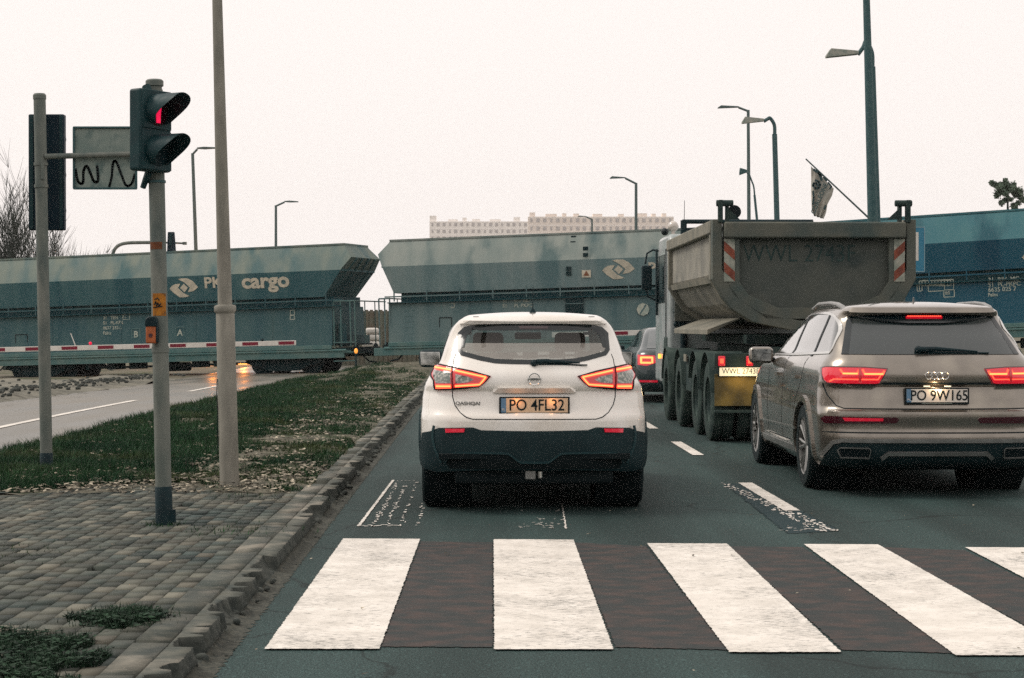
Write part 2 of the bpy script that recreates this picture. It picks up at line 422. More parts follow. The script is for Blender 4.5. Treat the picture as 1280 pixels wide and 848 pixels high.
def shrink(poly, d):
    """move every corner towards the centre by about d"""
    cx = sum(p[0] for p in poly) / len(poly); cy_ = sum(p[1] for p in poly) / len(poly); out = []
    n = len(poly); area = sum(poly[i][0] * poly[(i + 1) % n][1] - poly[(i + 1) % n][0] * poly[i][1] for i in range(n)); sg = 1 if area > 0 else -1
    for i in range(n):
        a = Vector(poly[i - 1]); b = Vector(poly[i]); c = Vector(poly[(i + 1) % n])
        d1 = (b - a).normalized(); d2 = (c - b).normalized(); n1 = Vector((-d1.y, d1.x)); n2 = Vector((-d2.y, d2.x)); nn = (n1 + n2)
        if nn.length < 1e-3: nn = n1
        nn.normalize(); q = d / max(.4, nn.dot(n1)); p = b + nn * sg * q; out.append((p.x, p.y))
    return out
def ribbon(poly, w, closed=True):
    """thin band just inside an outline, as quads"""
    if closed:
        inn = shrink(poly, w); n = len(poly); return [[poly[i], poly[(i + 1) % n], inn[(i + 1) % n], inn[i]] for i in range(n)]
    return [[tuple(p) for p in q] for q in stroke2(poly, w)]
def wheel(parent, x, y, r, wd, side, spokes=5, tyre=None, rim=None, rr=.66):
    w = thing_part('wheel', parent, (x, y, r)); w.rotation_euler = (0, 0, 0)
    s = side
    pr = [(r * rr, -wd / 2), (r * .93, -wd / 2), (r * .985, -wd * .42), (r, -wd * .3), (r, wd * .3), (r * .985, wd * .42), (r * .93, wd / 2), (r * rr, wd / 2), (r * rr, wd * .3), (r * rr, -wd * .3)]
    MB().lathe(pr, (0, 0, 0), 'X', 40, closed=True).build('tyre', tyre or M['rubber'], w, ang=30)
    m = MB(); q = r * rr
    m.lathe([(q, s * wd * .48), (q * .95, s * wd * .46), (q * .93, s * wd * .2), (q * .93, -s * wd * .3)], (0, 0, 0), 'X', 36)
    m.lathe([(0, s * wd * .38), (q * .2, s * wd * .38), (q * .22, s * wd * .3), (q * .22, s * wd * .1)], (0, 0, 0), 'X', 20)
    for k in range(spokes):
        a = 2 * PI * k / spokes
        for da in (-.13, .13):
            c, sn = math.cos(a + da), math.sin(a + da)
            m.tube([(s * wd * .33, q * .15 * c, q * .15 * sn), (s * wd * .38, q * .55 * c, q * .55 * sn), (s * wd * .42, q * .95 * math.cos(a + da * 1.2), q * .95 * math.sin(a + da * 1.2))], [q * .07, q * .06, q * .07], 6)
    m.build('rim', rim or M['alloy'], w)
    MB().lathe([(0, s * wd * .05), (q * .75, s * wd * .05), (q * .75, 0)], (0, 0, 0), 'X', 24).build('brake_disc', M['satin'] if rim is None else M['under'], w)
    return w
def thing_part(name, parent, loc):
    """a part whose pivot mesh is a small hub, its pieces are sub-parts"""
    m = MB().lathe([(0, -.02), (.03, -.02), (.03, .02), (0, .02)], (0, 0, 0), 'X', 12)
    o = m.build(name, M['under'], parent); o.location = loc; return o
def plate(parent, loc, w, h, txt, rz=0, glow=None, size=None, blue=True, small=True):
    fr = MB().box((0, 0, 0), (w + .03, .014, h + .03)); fr = fr.build('plate_frame', M['ink'], parent, bevel=.004); fr.location = loc; fr.rotation_euler = (0, 0, rz)
    MB().box((0, -.008, .004), (w, .004, h)).build('number_plate', glow or M['plate'], fr)
    if blue: MB().box((-w / 2 + .02, -.0112, .004), (.04, .0016, h)).build('country_band', M['plate_blue'], fr)
    text('registration', txt, size or h * .93, M['ink'], fr, (.018, -.0105, .002), space=1.0, xs=.86, bold=.0012)
    if blue: text('country_letters', 'PL', .028, M['plate'], fr, (-w / 2 + .02, -.013, -h * .28))
    return fr
# ---------------------------------------------------------------- ground, roads, kerb, paving, grass
def gz(x, y): return .02 * max(-25, min(25, x)) * smooth(26, 58, y)
def strip(name, u0, u1, v0, v1, z, nu, nv, m, kind='structure', dist=None, zf=None):
    V = []; F = []
    for j in range(nv + 1):
        v = v0 + (v1 - v0) * j / nv
        for i in range(nu + 1):
            u = u0 + (u1 - u0) * i / nu
            x, y = rd(u, v); V.append((x, y, gz(x, y) + z + (zf(u, v) if zf else 0)))
    for j in range(nv):
        for i in range(nu):
            a = j * (nu + 1) + i; F.append((a, a + 1, a + nu + 2, a + nu + 1))
    o = np_mesh(name, V, F, m, smooth=True); o.data.polygons.foreach_set('use_smooth', [True] * len(F)); return tag(o, kind=kind)
M['soil'] = mat('bare_soil', (.09, .085, .062), .95, 0, (.16, .145, .11), 1.5, 8, warm=1, bump=.5, bs=8, bd=.05, c3=(.05, .07, .03), s3=.6)
M['asphalt'] = mat('asphalt', (.020, .027, .026), .75, 0, (.080, .086, .078), 150, 4, lo=.40, hi=.72, bump=.6, bs=200, bd=.006, c3=(.040, .043, .040), s3=.7, spec=.16)
def road_wear(m, tracks):
    n = m.node_tree.nodes; l = m.node_tree.links; b = n['Principled BSDF']; src = b.inputs['Base Color'].links[0].from_socket
    tc = n.new('ShaderNodeTexCoord')
    def nz(s, sc=(1, 1, 1), d=6):
        mp = n.new('ShaderNodeMapping'); mp.inputs['Scale'].default_value = sc; l.new(tc.outputs['Object'], mp.inputs[0]); t = n.new('ShaderNodeTexNoise'); t.inputs['Scale'].default_value = s; t.inputs['Detail'].default_value = d; l.new(mp.outputs[0], t.inputs[0]); return t
    def mp_(v, a, c, lo, hi):
        r = n.new('ShaderNodeMapRange'); r.inputs[1].default_value = a; r.inputs[2].default_value = c; r.inputs[3].default_value = lo; r.inputs[4].default_value = hi; l.new(v, r.inputs[0]); return r.outputs[0]
    def mul(c, f):
        x = n.new('ShaderNodeVectorMath'); x.operation = 'SCALE'; l.new(c, x.inputs[0]); l.new(f, x.inputs['Scale']); return x.outputs[0]
    w = nz(1.1, (1, 1, 1), 8); ad = n.new('ShaderNodeVectorMath'); ad.operation = 'MULTIPLY_ADD'; l.new(w.outputs[1], ad.inputs[0]); ad.inputs[1].default_value = (.9, .9, 0); l.new(tc.outputs['Object'], ad.inputs[2])
    vo = n.new('ShaderNodeTexVoronoi'); vo.feature = 'DISTANCE_TO_EDGE'; vo.inputs['Scale'].default_value = .32; l.new(ad.outputs[0], vo.inputs[0])
    out = mul(src, mp_(vo.outputs['Distance'], .0, .006, .45, 1))
    out = mul(out, mp_(nz(.55, (2.2, .18, 1), 7).outputs[0], .38, .62, .70, 1.28))
    out = mul(out, mp_(nz(26, (1, 1, 1), 5).outputs[0], .60, .66, 1, 1.55))
    out = mul(out, mp_(nz(75, (1, 1, 1), 3).outputs[0], .34, .66, .55, 1.45))
    l.new(out, b.inputs['Base Color'])
road_wear(M['asphalt'], 1)
M['wet'] = mat('damp_grey_asphalt', (.085, .08, .062), .32, 0, (.14, .125, .098), 1.2, 8, lo=.35, hi=.7, warm=1, bump=.12, bs=120, bd=.004, rv=.25, c3=(.08, .085, .08), s3=.35, spec=.7, stretch=(1, .25, 1))
M['paver'] = mat('concrete_pavers', (.040, .052, .047), .85, 0, (.082, .086, .070), 4, 6, warm=1, bump=.35, bs=80, bd=.004, island=.4, patchy=1, c3=(.035, .05, .047), s3=.75)
M['pjoint'] = mat('dirty_paver_joints', (.014, .018, .015), .95, 0, (.03, .03, .024), 12, bump=.4, bs=60)
M['kerb'] = mat('worn_kerb_concrete', (.105, .108, .09), .85, 0, (.048, .058, .052), 7, 6, warm=1, bump=.5, bs=45, bd=.006, island=.12, c3=(.22, .205, .17), s3=3)
M['rubble'] = mat('broken_concrete', (.07, .075, .066), .9, 0, (.03, .036, .033), 14, 6, warm=1, bump=.7, bs=40, bd=.01, island=.35)
M['paint'] = mat('worn_white_road_paint', (.74, .70, .64), .6, 0, (.64, .60, .55), 7, 6, bump=.3, bs=180, bd=.003)
M['redwear'] = mat('worn_red_road_surface', (.032, .038, .038), .78, 0, (.066, .050, .045), 7, 10, warm=1, lo=.42, hi=.66, bump=.5, bs=220, bd=.005, stretch=(.8, 1.1, 1), spec=.16)
V = []; F = []
xs = [-900, -300, -100, -60] + list(np.linspace(-40, 40, 33)) + [60, 100, 300, 900]; ys = [-40, -10, 0] + list(np.linspace(8, 90, 50)) + [120, 200, 400, 900, 1500]
for y in ys:
    for x in xs: V.append((x, y, gz(x, y) - .03))
for j in range(len(ys) - 1):
    for i in range(len(xs) - 1):
        a = j * len(xs) + i; F.append((a, a + 1, a + len(xs) + 1, a + len(xs)))
tag(np_mesh('ground', V, F, M['soil']), kind='structure')
strip('road', -1.25, 11, -8, 59, 0, 6, 70, M['asphalt'])
strip('left_road', -9.7, -5.25, -5, 59, -.004, 6, 70, M['wet'])
strip('crossing_road', -9.7, 11, 59, 130, -.004, 6, 40, M['wet'])
strip('right_verge', 11, 16, -8, 58, .08, 2, 30, M['soil'])
def flat(name, quads, z, m, kind='structure', parent=None, thick=0):
    V = []; F = []
    for q in quads:
        o = len(V)
        for p in q: V.append((p[0], p[1], gz(p[0], p[1]) + z))
        F.append(tuple(range(o, o + len(q))))
    me = bpy.data.meshes.new(name); me.from_pydata(V, [], F); o = bpy.data.objects.new(name, me); COL.objects.link(o); me.materials.append(m)
    bm = bmesh.new(); bm.from_mesh(me); bmesh.ops.recalc_face_normals(bm, faces=bm.faces)
    for f in bm.faces:
        if f.normal.z < 0: f.normal_flip()
    bm.to_mesh(me); bm.free()
    if parent: o.parent = parent
    return tag(o, kind=kind)
def jag(poly, step=.015, amp=.0035):
    out = []
    for i in range(len(poly)):
        a = Vector(poly[i][:2]); b = Vector(poly[(i + 1) % len(poly)][:2]); d = b - a; n = max(1, int(d.length / step)); nn = Vector((-d.y, d.x)).normalized()
        for j in range(n): out.append(a + d * (j / n) + nn * random.uniform(-amp, amp))
    return out
G = lambda x, y: gpx(x, y)[:2]
M['paintw'] = None
# worn paint: white with the asphalt showing through in cracks and tyre rubs
def worn_paint(name, amt, sc=(1, 1, 1), s=30):
    m = mat(name, (.74, .70, .64), .65, 0, (.60, .565, .51), 5, 7, bump=.3, bs=160, bd=.003); n = m.node_tree.nodes; l = m.node_tree.links; b = n['Principled BSDF']
    src = b.inputs['Base Color'].links[0].from_socket
    tc = n.new('ShaderNodeTexCoord'); mp = n.new('ShaderNodeMapping'); mp.inputs['Scale'].default_value = sc; l.new(tc.outputs['Object'], mp.inputs[0])
    t = n.new('ShaderNodeTexNoise'); t.inputs['Scale'].default_value = s; t.inputs['Detail'].default_value = 9; t.inputs['Roughness'].default_value = .75; l.new(mp.outputs[0], t.inputs[0])
    r = n.new('ShaderNodeMapRange'); r.inputs[1].default_value = amt; r.inputs[2].default_value = amt + .06; t2 = n.new('ShaderNodeTexNoise'); t2.inputs['Scale'].default_value = 1.6; t2.inputs['Detail'].default_value = 4; l.new(tc.outputs['Object'], t2.inputs[0])
    ma = n.new('ShaderNodeMath'); ma.operation = 'MULTIPLY_ADD'; l.new(t2.outputs[0], ma.inputs[0]); ma.inputs[1].default_value = .24; l.new(t.outputs[0], ma.inputs[2]); l.new(ma.outputs[0], r.inputs[0])
    x = n.new('ShaderNodeMix'); x.data_type = 'RGBA'; l.new(r.outputs[0], x.inputs[0]); l.new(src, x.inputs[6]); x.inputs[7].default_value = (.09, .095, .09, 1); l.new(x.outputs[2], b.inputs['Base Color']); return m
M['paint1'] = worn_paint('road_paint', .665, (.8, 4.5, 1), 26)
M['paint2'] = worn_paint('rubbed_road_paint', .555, (1, .25, 1), 34)
SL = [(429, 525, 330, 474), (617, 717, 618, 767), (809, 909, 912, 1052), (1005, 1098, 1195, 1345), (1207, 1310, 1476, 1640)]
yt = [675, 676, 681, 682, 686]; yb = [814, 814.5, 818, 822, 826]
flat('crosswalk_stripes', [jag([G(a, yt[i]), G(b, yt[i] + .5), G(d, yb[i]), G(c, yb[i])]) for i, (a, b, c, d) in enumerate(SL)], .009, M['paint1'])
RB = []
for i in range(4):
    RB.append(jag([G(SL[i][1] + 1, yt[i] + 3), G(SL[i + 1][0] - 1, yt[i + 1] + 3), G(SL[i + 1][2] - 2, yb[i + 1] - 4), G(SL[i][3] + 2, yb[i] - 4)], amp=.008))
flat('red_crosswalk_surface', RB, .004, M['redwear'])
dashes = []
for a, b in ((14.6, 17.2), (20.9, 23.3), (26.3, 28.7), (32.6, 35)):
    dashes.append(jag([rd(2.40, a), rd(2.53, a), rd(2.53, b), rd(2.40, b)], .04, .004))
flat('lane_dashes', dashes, .008, M['paint1'])
wl = []
for a, b in ((26.5, 37.6), (44, 50)):
    wl.append(jag([rd(-7.0 - .07, a), rd(-7.0 + .07, a), rd(-7.08 + .07, b), rd(-7.08 - .07, b)], .3, .006))
wl.append(jag([rd(-7.0 - .07, 10), rd(-7.0 + .07, 10), rd(-7.0 + .07, 26.5), rd(-7.0 - .07, 26.5)], .3, .006))
flat('left_lane_line', wl, .004, M['paint1'])
fl = []
def fleck(x, y, sx, sy, ang=0):
    c = Vector(G(x, y)); k = random.randint(5, 8); P = []
    for i in range(k):
        a = 2 * PI * i / k; r = random.uniform(.6, 1.1); v = Vector((math.cos(a) * sx * r, math.sin(a) * sy * r)); P.append(c + Vector((v.x * math.cos(ang) - v.y * math.sin(ang), v.x * math.sin(ang) + v.y * math.cos(ang))))
    return P
fl.append(jag([G(446, 659), G(450, 659), G(493, 601), G(490, 601)], .04, .004))
for x0, x1, dn in ((497, 466, .95), (508, 482, .55), (521, 500, .4), (535, 522, .2)):
    for i in range(70):
        t = random.random()
        if random.random() < dn: fl.append(fleck(x0 + (x1 - x0) * t + random.gauss(0, 1.5), 603 + 56 * t, random.uniform(.004, .016), random.uniform(.01, .05)))
for x in range(450, 500, 4): fl.append(fleck(x, 658 + random.uniform(-1, 1), .02, .015))
for x in range(497, 520, 5): fl.append(fleck(x, 602, .015, .012))
for i in range(36): fl.append(fleck(random.uniform(648, 708), random.choice([660, 659, 656, 650, 661, 640]) + random.uniform(-2, 1), random.uniform(.006, .02), random.uniform(.006, .02)))
fl.append(jag([G(706, 662), G(709, 662), G(703, 630), G(702, 630)], .04, .006))
for i in range(150):
    t = random.random(); x = 897 + 122 * t; y = 604 + 61 * t; w = random.random()
    fl.append(fleck(x + w * (10 + 22 * t) + random.gauss(0, 1), y, random.uniform(.005, .02), random.uniform(.02, .07)))
for i in range(26): fl.append(fleck(random.uniform(975, 1045), 661 + random.uniform(-1, 4), random.uniform(.01, .03), .01))
flat('faded_line_remains', fl, .006, M['paint1'])
flat('asphalt_patch', [jag([G(905, 605), G(935, 605), G(1050, 664), G(985, 668)], amp=.02)], .003, mat('fresh_asphalt_patch', (.018, .028, .032), .8, 0, (.03, .04, .042), 120, bump=.3, bs=200))
# paving: every block real, laid lengthways with open joints
def pedge(u): return 15.3 + .45 * math.sin(u * 1.7) + .25 * math.sin(u * 4.1 + 1)
strip('pavement', -9.5, -1.5, 3, 15.9, .085, 8, 8, M['pjoint'])
V = []; F = []
u = -8.9; c = 0
while u < -1.6:
    v = 5.5 + (.1 if c % 2 else 0)
    while v < pedge(u):
        if random.random() > .012:
            dz = .105 + random.gauss(0, .0022) + .006 * math.sin(u * 2.1 + v * 1.3); a, b = .0955, .1945
            tx, ty = random.gauss(0, .007), random.gauss(0, .006); o = len(V); j = [random.uniform(-.003, .003) for _ in range(8)]
            cc = [(0, 0), (a, 0), (a, b), (0, b)]
            for k, (p, q) in enumerate(cc): x, y = rd(u + p + j[k], v + q + j[k + 4]); V.append((x, y, .07))
            for k, (p, q) in enumerate(cc): x, y = rd(u + p + j[k] + (.0015 if p == 0 else -.0015), v + q + j[k + 4] + (.0015 if q == 0 else -.0015)); V.append((x, y, dz + (p - a / 2) * tx + (q - b / 2) * ty))
            F += [(o + 4, o + 5, o + 6, o + 7), (o, o + 1, o + 5, o + 4), (o + 1, o + 2, o + 6, o + 5), (o + 2, o + 3, o + 7, o + 6), (o + 3, o, o + 4, o + 7)]
        v += .2
    u += .1; c += 1
tag(np_mesh('pavement', V, F, M['paver']), kind='structure')
# kerb: slabs, then a broken outer course
V = []; F = []
def blk(u0, u1, v0, v1, z0, z1, jit=.006):
    o = len(V); cc = [(u0, v0), (u1, v0), (u1, v1), (u0, v1)]
    jj = [(random.uniform(-jit, jit), random.uniform(-jit, jit)) for _ in cc]; tz = [random.uniform(-.006, .006) for _ in cc]
    for (a, b), (e, f) in zip(cc, jj): x, y = rd(a + e, b + f); V.append((x, y, gz(x, y) + z0))
    for k, ((a, b), (e, f)) in enumerate(zip(cc, jj)):
        x, y = rd(a + e + (.005 if a == u0 else -.005), b + f + (.006 if b == v0 else -.006)); V.append((x, y, gz(x, y) + z1 + tz[k]))
    F.extend([(o + 4, o + 5, o + 6, o + 7), (o, o + 1, o + 5, o + 4), (o + 1, o + 2, o + 6, o + 5), (o + 2, o + 3, o + 7, o + 6), (o + 3, o, o + 4, o + 7)])
v = 4.0
while v < 15.2: blk(-1.495, -1.335, v + .008, v + .772, 0, .115); v += .78
while v < 55:
    l = random.uniform(.45, .9); blk(-1.47, -1.33, v + .02, v + l - .02, 0, .10 + random.uniform(-.02, .02), .02); v += l
kb = np_mesh('kerb', V, F, M['kerb']); tag(kb, kind='structure')
from mathutils import noise as mn
V = []; F = []; MI = []; nv = 1900; prof = 9
def brk(v):
    return mn.noise(Vector((v * .9, 3.1, 0))) + .55 * mn.noise(Vector((v * 3.5, 7.7, 1))) + .3 * mn.noise(Vector((v * 11, 1.7, 1))) + .10 * smooth(14, 20, v)
for j in range(nv + 1):
    v = 4 + 51 * (j / nv) ** 1.45; b = brk(v); hole = smooth(.02, .11, b); e = .010 * mn.noise(Vector((v * 26, 0, 5))) + .014 * hole * mn.noise(Vector((v * 60, 4, 5)))
    gap = .012 if (v % .78) < .012 + .0006 * v else 0
    ue = -1.222 - hole * (.055 + .045 * (.5 + mn.noise(Vector((v * 2.2, 5, 5))))) + e; zt = .112 - gap + .012 * mn.noise(Vector((round(v / .78) * 1.7, 9, 2)))
    lb = .035 * hole
    row = [(-1.333, zt), (-1.333 * .5 + ue * .5, zt), (ue, zt - .002), (ue + .004, zt - .030), (ue + .012 + lb * .4, zt - .05 - .02 * hole), (ue + .018 + lb, .045 - .015 * hole), (-1.218 + e, .028 - .01 * hole), (-1.18 + e, .007), (-1.12 + e * 3, .002)]
    for k, (uu, zz) in enumerate(row):
        rr = (.010 + .012 * hole) * mn.noise(Vector((v * 48, uu * 60, k))) if 2 < k < 7 else 0
        x, y = rd(uu + rr, v); V.append((x, y, gz(x, y) + zz + rr))
for j in range(nv):
    for k in range(prof - 1): a = j * prof + k; F.append((a, a + 1, a + prof + 1, a + prof)); MI.append(0 if k < 2 else (2 if k >= 6 else 1))
ke = np_mesh('kerb_edge', V, F, M['kerb']); tag(ke, kind='structure'); ke.data.materials.append(M['rubble']); ke.data.materials.append(mat('gutter_grit', (.085, .085, .07), .95, 0, (.04, .045, .04), 40, 8, warm=1, bump=.6, bs=90)); ke.data.polygons.foreach_set('material_index', MI)
V = []; F = []
def rock(c, r):
    o = len(V); k = 6
    for z, q in ((-.3, .8), (.35, 1), (.75, .55)):
        for i in range(k):
            a = 2 * PI * i / k; rr = r * q * random.uniform(.7, 1.2); V.append((c[0] + rr * math.cos(a), c[1] + rr * math.sin(a) * 1.4, c[2] + z * r))
    for s_ in range(2):
        for i in range(k): F.append((o + s_ * k + i, o + s_ * k + (i + 1) % k, o + (s_ + 1) * k + (i + 1) % k, o + (s_ + 1) * k + i))
    F.append((o + 12, o + 13, o + 14, o + 15)); F.append((o + 12, o + 15, o + 16, o + 17))
for i in range(700):
    v = 5 + 45 * random.random() ** 1.4; h = smooth(.0, .16, brk(v))
    if random.random() < .12 + .88 * h:
        x, y = rd(random.uniform(-1.30, -1.17) if h > .3 else random.uniform(-1.2, -1.12), v); rock((x, y, gz(x, y) + (.02 if h > .3 else .004)), random.uniform(.008, .034) if h > .3 else random.uniform(.004, .012))
tag(np_mesh('kerb_rubble', V, F, M['rubble']), kind='stuff')
# median soil and grass
def mz(u, v):
    e = min(1, (u + 5.3) / .5, (-1.42 - u) / .25); e = max(0, e)
    return .05 + e * .05 + .025 * mn.noise(Vector((u * 1.3, v * .8, 0))) + .30 * smooth(46, 57, v) * max(0, min(1, (u + 4.7) / 1.6)) + .03 * mn.noise(Vector((u * 4, v * 3, 3)))
M['mud'] = mat('median_soil', (.06, .058, .042), .95, 0, (.13, .122, .092), 3, 7, warm=1, bump=.6, bs=25, bd=.02, c3=(.03, .045, .02), s3=2)
strip('median_soil', -5.3, -1.40, 14.9, 58.5, -.0, 30, 240, M['mud'], zf=mz)
M['grass'] = mat('grass_blades', (.010, .036, .014), .7, 0, (.030, .060, .020), .8, 4, island=.5, spec=.2, c3=(.06, .075, .03), s3=.6)
def blades(name, n, gen, m, hmin, hmax, w):
    V = np.zeros((n * 3, 3), np.float32)
    k = 0
    for i in range(n):
        p = gen()
        if p is None: continue
        x, y, z, s = p; h = random.uniform(hmin, hmax) * s; a = random.random() * 2 * PI; lx, ly = random.gauss(0, .4) * h, random.gauss(0, .4) * h; ww = w * random.uniform(.6, 1.4) * (1 + y / 40)
        V[k] = (x - math.cos(a) * ww, y - math.sin(a) * ww, z); V[k + 1] = (x + math.cos(a) * ww, y + math.sin(a) * ww, z); V[k + 2] = (x + lx, y + ly, z + h); k += 3
    return tag(np_mesh(name, V[:k], np.arange(k).reshape(-1, 3), m), kind='stuff')
def ggen():
    v = 15.2 + 42 * random.random() ** 1.9; u = random.uniform(-5.35, -1.5)
    d = mn.noise(Vector((u * 1.1, v * .6, 4))) + .5 * mn.noise(Vector((u * 3, v * 2, 9)))
    bare = .25 * math.exp(-((u + 2.1) / .7) ** 2) + .55 * smooth(40, 56, v) + (.45 * smooth(-3.6, -2.2, u) * (1 - smooth(15.6, 17.6, v))) + .10 * (1 - smooth(15.2, 17.2, v))
    if d < -.38 + bare + random.uniform(-.15, .15): return None
    if v < 15.35 + .5 * math.sin(u * 1.7): return None
    x, y = rd(u, v); lush = 1.15 if u < -2.8 else .7
    return (x, y, gz(x, y) + mz(u, v) - .01, lush * (.75 + .5 * mn.noise(Vector((u * 2, v * 2, 0))) + .3))
blades('grass', 200000, ggen, M['grass'], .025, .10, .0045)
M['leaf'] = mat('dry_leaves', (.08, .072, .052), .8, 0, (.30, .265, .205), 30, warm=1, island=.9)
def leaf_mesh(name, n, gen, m, s0, s1):
    V = []; F = []
    for i in range(n):
        p = gen()
        if p is None: continue
        x, y, z = p; r = random.uniform(s0, s1); a = random.random() * 6.28; o = len(V); c, s_ = math.cos(a), math.sin(a)
        for (q, w, h) in ((-1, 0, 0), (-.2, .55, .25), (.9, .25, .1), (1.2, -.1, .45), (.3, -.6, .3)):
            V.append((x + (q * c - w * s_) * r, y + (q * s_ + w * c) * r, z + h * r + random.uniform(0, .3) * r))
        F += [(o, o + 1, o + 4), (o + 1, o + 3, o + 4), (o + 1, o + 2, o + 3)]
    return tag(np_mesh(name, V, F, m), kind='stuff')
def lgen():
    v = 15 + 40 * random.random() ** 1.6; u = random.uniform(-5.3, -1.45)
    if random.random() < .12: v = random.uniform(15.3, 18.2); u = random.uniform(-5.2, -1.6)
    if random.random() < .5 and v > 17: u = random.uniform(-3.3, -1.5)
    d = mn.noise(Vector((u * 1.5, v * .8, 11)))
    if d < random.uniform(-.25, .25) and not (15 < v < 17): return None
    x, y = rd(u, v); return (x, y, gz(x, y) + mz(u, v) + random.uniform(0, .035))
leaf_mesh('fallen_leaves', 9500, lgen, M['leaf'], .014, .038)
def lgen2():
    u = random.uniform(-1.2, 4) if random.random() < .4 else random.uniform(-7, -1.5); v = random.uniform(7.5, 15)
    x, y = rd(u, v); return (x, y, (.012 if u > -1.3 else .115))
leaf_mesh('scattered_leaves', 70, lgen2, M['leaf'], .008, .02)
M['weed'] = mat('dark_weeds', (.012, .022, .012), .8, 0, (.03, .045, .022), 9, island=.5)
def wgen():
    r = random.random()
    if r < .80: x = random.uniform(-2.6, -1.66); y = random.uniform(6.9, 8.6)
    else: x = random.gauss(-1.80, .08); y = random.gauss(8.55, .10)
    if r < .80 and mn.noise(Vector((x * 3.2, y * 3.2, 0))) < -.55 + .75 * smooth(7.7, 8.5, y) + .5 * smooth(-2.0, -1.68, x): return None
    return (x, y, .1, random.uniform(.5, 1.2))
blades('weeds', 26000, wgen, M['weed'], .02, .06, .003)
leaf_mesh('weed_leaves', 6000, lambda: (lambda p: None if p is None else (p[0], p[1], p[2] + random.uniform(0, .035)))(wgen()), M['weed'], .008, .022)
# a little grass in the paving joints and at the post feet
def jgen():
    q = random.choice([(-2.40, 12.7, .06), (-2.36, 15.5, .12), (-4.43, 17.6, .15), (-1.75, 12.3, .2), (-3.1, 11, .25), (-2.1, 14.7, .3)])
    return (q[0] + random.gauss(0, q[2]), q[1] + random.gauss(0, q[2]), .1, random.uniform(.3, 1))
blades('joint_grass', 900, jgen, M['grass'], .02, .06, .003)
# far bank of the left road: sand, rubble, ballast
M['sand'] = mat('pale_sandy_bank', (.20, .19, .155), .95, 0, (.12, .118, .098), 1.2, 8, warm=1, bump=.6, bs=10, bd=.05)
strip('sandy_bank', -30, -9.6, 20, 59, 0, 30, 60, M['sand'], zf=lambda u, v: .04 + .16 * max(0, mn.noise(Vector((u * .5, v * .25, 0)))) + .05 * mn.noise(Vector((u * 2, v * 1.2, 5))) + .13 * math.exp(-((u + 11) / .5) ** 2) - .05 * smooth(-10.3, -9.6, u))
V = []; F = []
for i in range(900):
    u = -10.4 + random.gauss(0, .55) if i < 600 else random.uniform(-22, -10); v = random.uniform(28, 58); x, y = rd(u, v); rock((x, y, gz(x, y) + (.17 if i < 600 else .08)), random.uniform(.02, .07))
tag(np_mesh('bank_rubble', V, F, M['rubble']), kind='stuff')
# a wood and hedge behind the camera, mirrored in paint and glass
V = []; F = []
for i in range(9000):
    x = random.uniform(-70, 70); tp = 7.5 + 3 * mn.noise(Vector((x * .08, 0, 0))) + 2.5 * mn.noise(Vector((x * .35, 4, 0))); z = tp * random.random() ** .8; y = -38 - 6 * random.random(); o = len(V)
    for _ in range(3): V.append((x + random.uniform(-.9, .9), y + random.uniform(-.9, .9), z + random.uniform(-.6, .6)))
    F.append((o, o + 1, o + 2))
tag(np_mesh('woods', V, F, M['grass']), kind='stuff')
# ---------------------------------------------------------------- street furniture, left
def pole_thing(name, label, cat, top, base_y, r0, r1, gzv, m, cap=True, group=None):
    """leaning post: top and base given as photo points at one distance"""
    b = base_y; lean = math.atan2(top.x - b.x, top.z - gzv); t = thing(name, label, cat, (b.x, b.y, gzv), 0, group, ry=lean); H = (top - Vector((b.x, b.y, gzv))).length
    return t, H
# pole A, with the long signal seen from behind and the sign back
YA = 17.6; bA = Vector((px(58, 0, YA).x, YA, .09)); tA = px(50, 122, YA)
tA_, HA = pole_thing('signal_post', 'leftmost grey steel post with a black foot, carrying a sign seen from behind', 'signal post', tA, bA, 0, 0, .09, M['galv'])
m = MB(); m.lathe([(0, 0), (.057, 0), (.057, HA - .02), (.062, HA - .02), (.062, HA + .02), (.05, HA + .035), (0, HA + .035)], n=24)
m.build('post', M['galv'], tA_)
MB().lathe([(.0, -.03), (.061, -.03), (.061, .165), (.058, .17)], n=24).build('painted_foot', M['blackp'], tA_)
m = MB(); 
for z in (2.72, 2.93): m.lathe([(.066, z - .015), (.066, z + .015), (.056, z + .015), (.056, z - .015)], n=24, closed=True)
m.box((.03, -.06, 2.86), (.03, .02, .16))
m.build('clamp', M['galv'], tA_)
zb = (px(0, 196.5, YA).z - .09); m = MB(); m.tube([(.05, -.03, zb), (.95, -.03, zb + .01)], .027, 12).build('bracket_arm', M['galv'], tA_)
sg = thing('traffic_signal', 'tall black traffic signal seen from behind on the leftmost post', 'traffic signal', px(59.5, 216, YA + .22))
m = MB(); m.box((0, 0, 0), (.345, .09, 1.12)); hd = m.build('housing', M['sigdark'], sg, bevel=.012)
m = MB(); m.box((-.14, -.052, 0), (.035, .012, 1.10)); m.box((.145, -.052, 0), (.03, .012, 1.10)); m.box((-.08, -.049, 0), (.01, .008, 1.1)); m.build('back_rib', M['sigbox'], sg, bevel=.003)
for k in range(3):
    m = MB(); m.lathe([(.11, 0), (.112, .26), (.106, .26), (.105, 0)], (0, .04, .35 - .35 * k), 'Y', 20); m.build('visor', M['sigdark'], sg)
MB().tube([(-.02, -.05, .5), (-.04, -.17, .54)], .02, 8).build('bracket', M['sigdark'], sg)
MB().tube([(-.02, -.05, -.45), (-.02, -.17, -.49)], .02, 8).build('bracket', M['sigdark'], sg)
sp = px(132, 198, YA + .03)
sn = thing('road_sign', 'square road sign seen from behind, its grey back sprayed with black graffiti', 'road sign', sp)
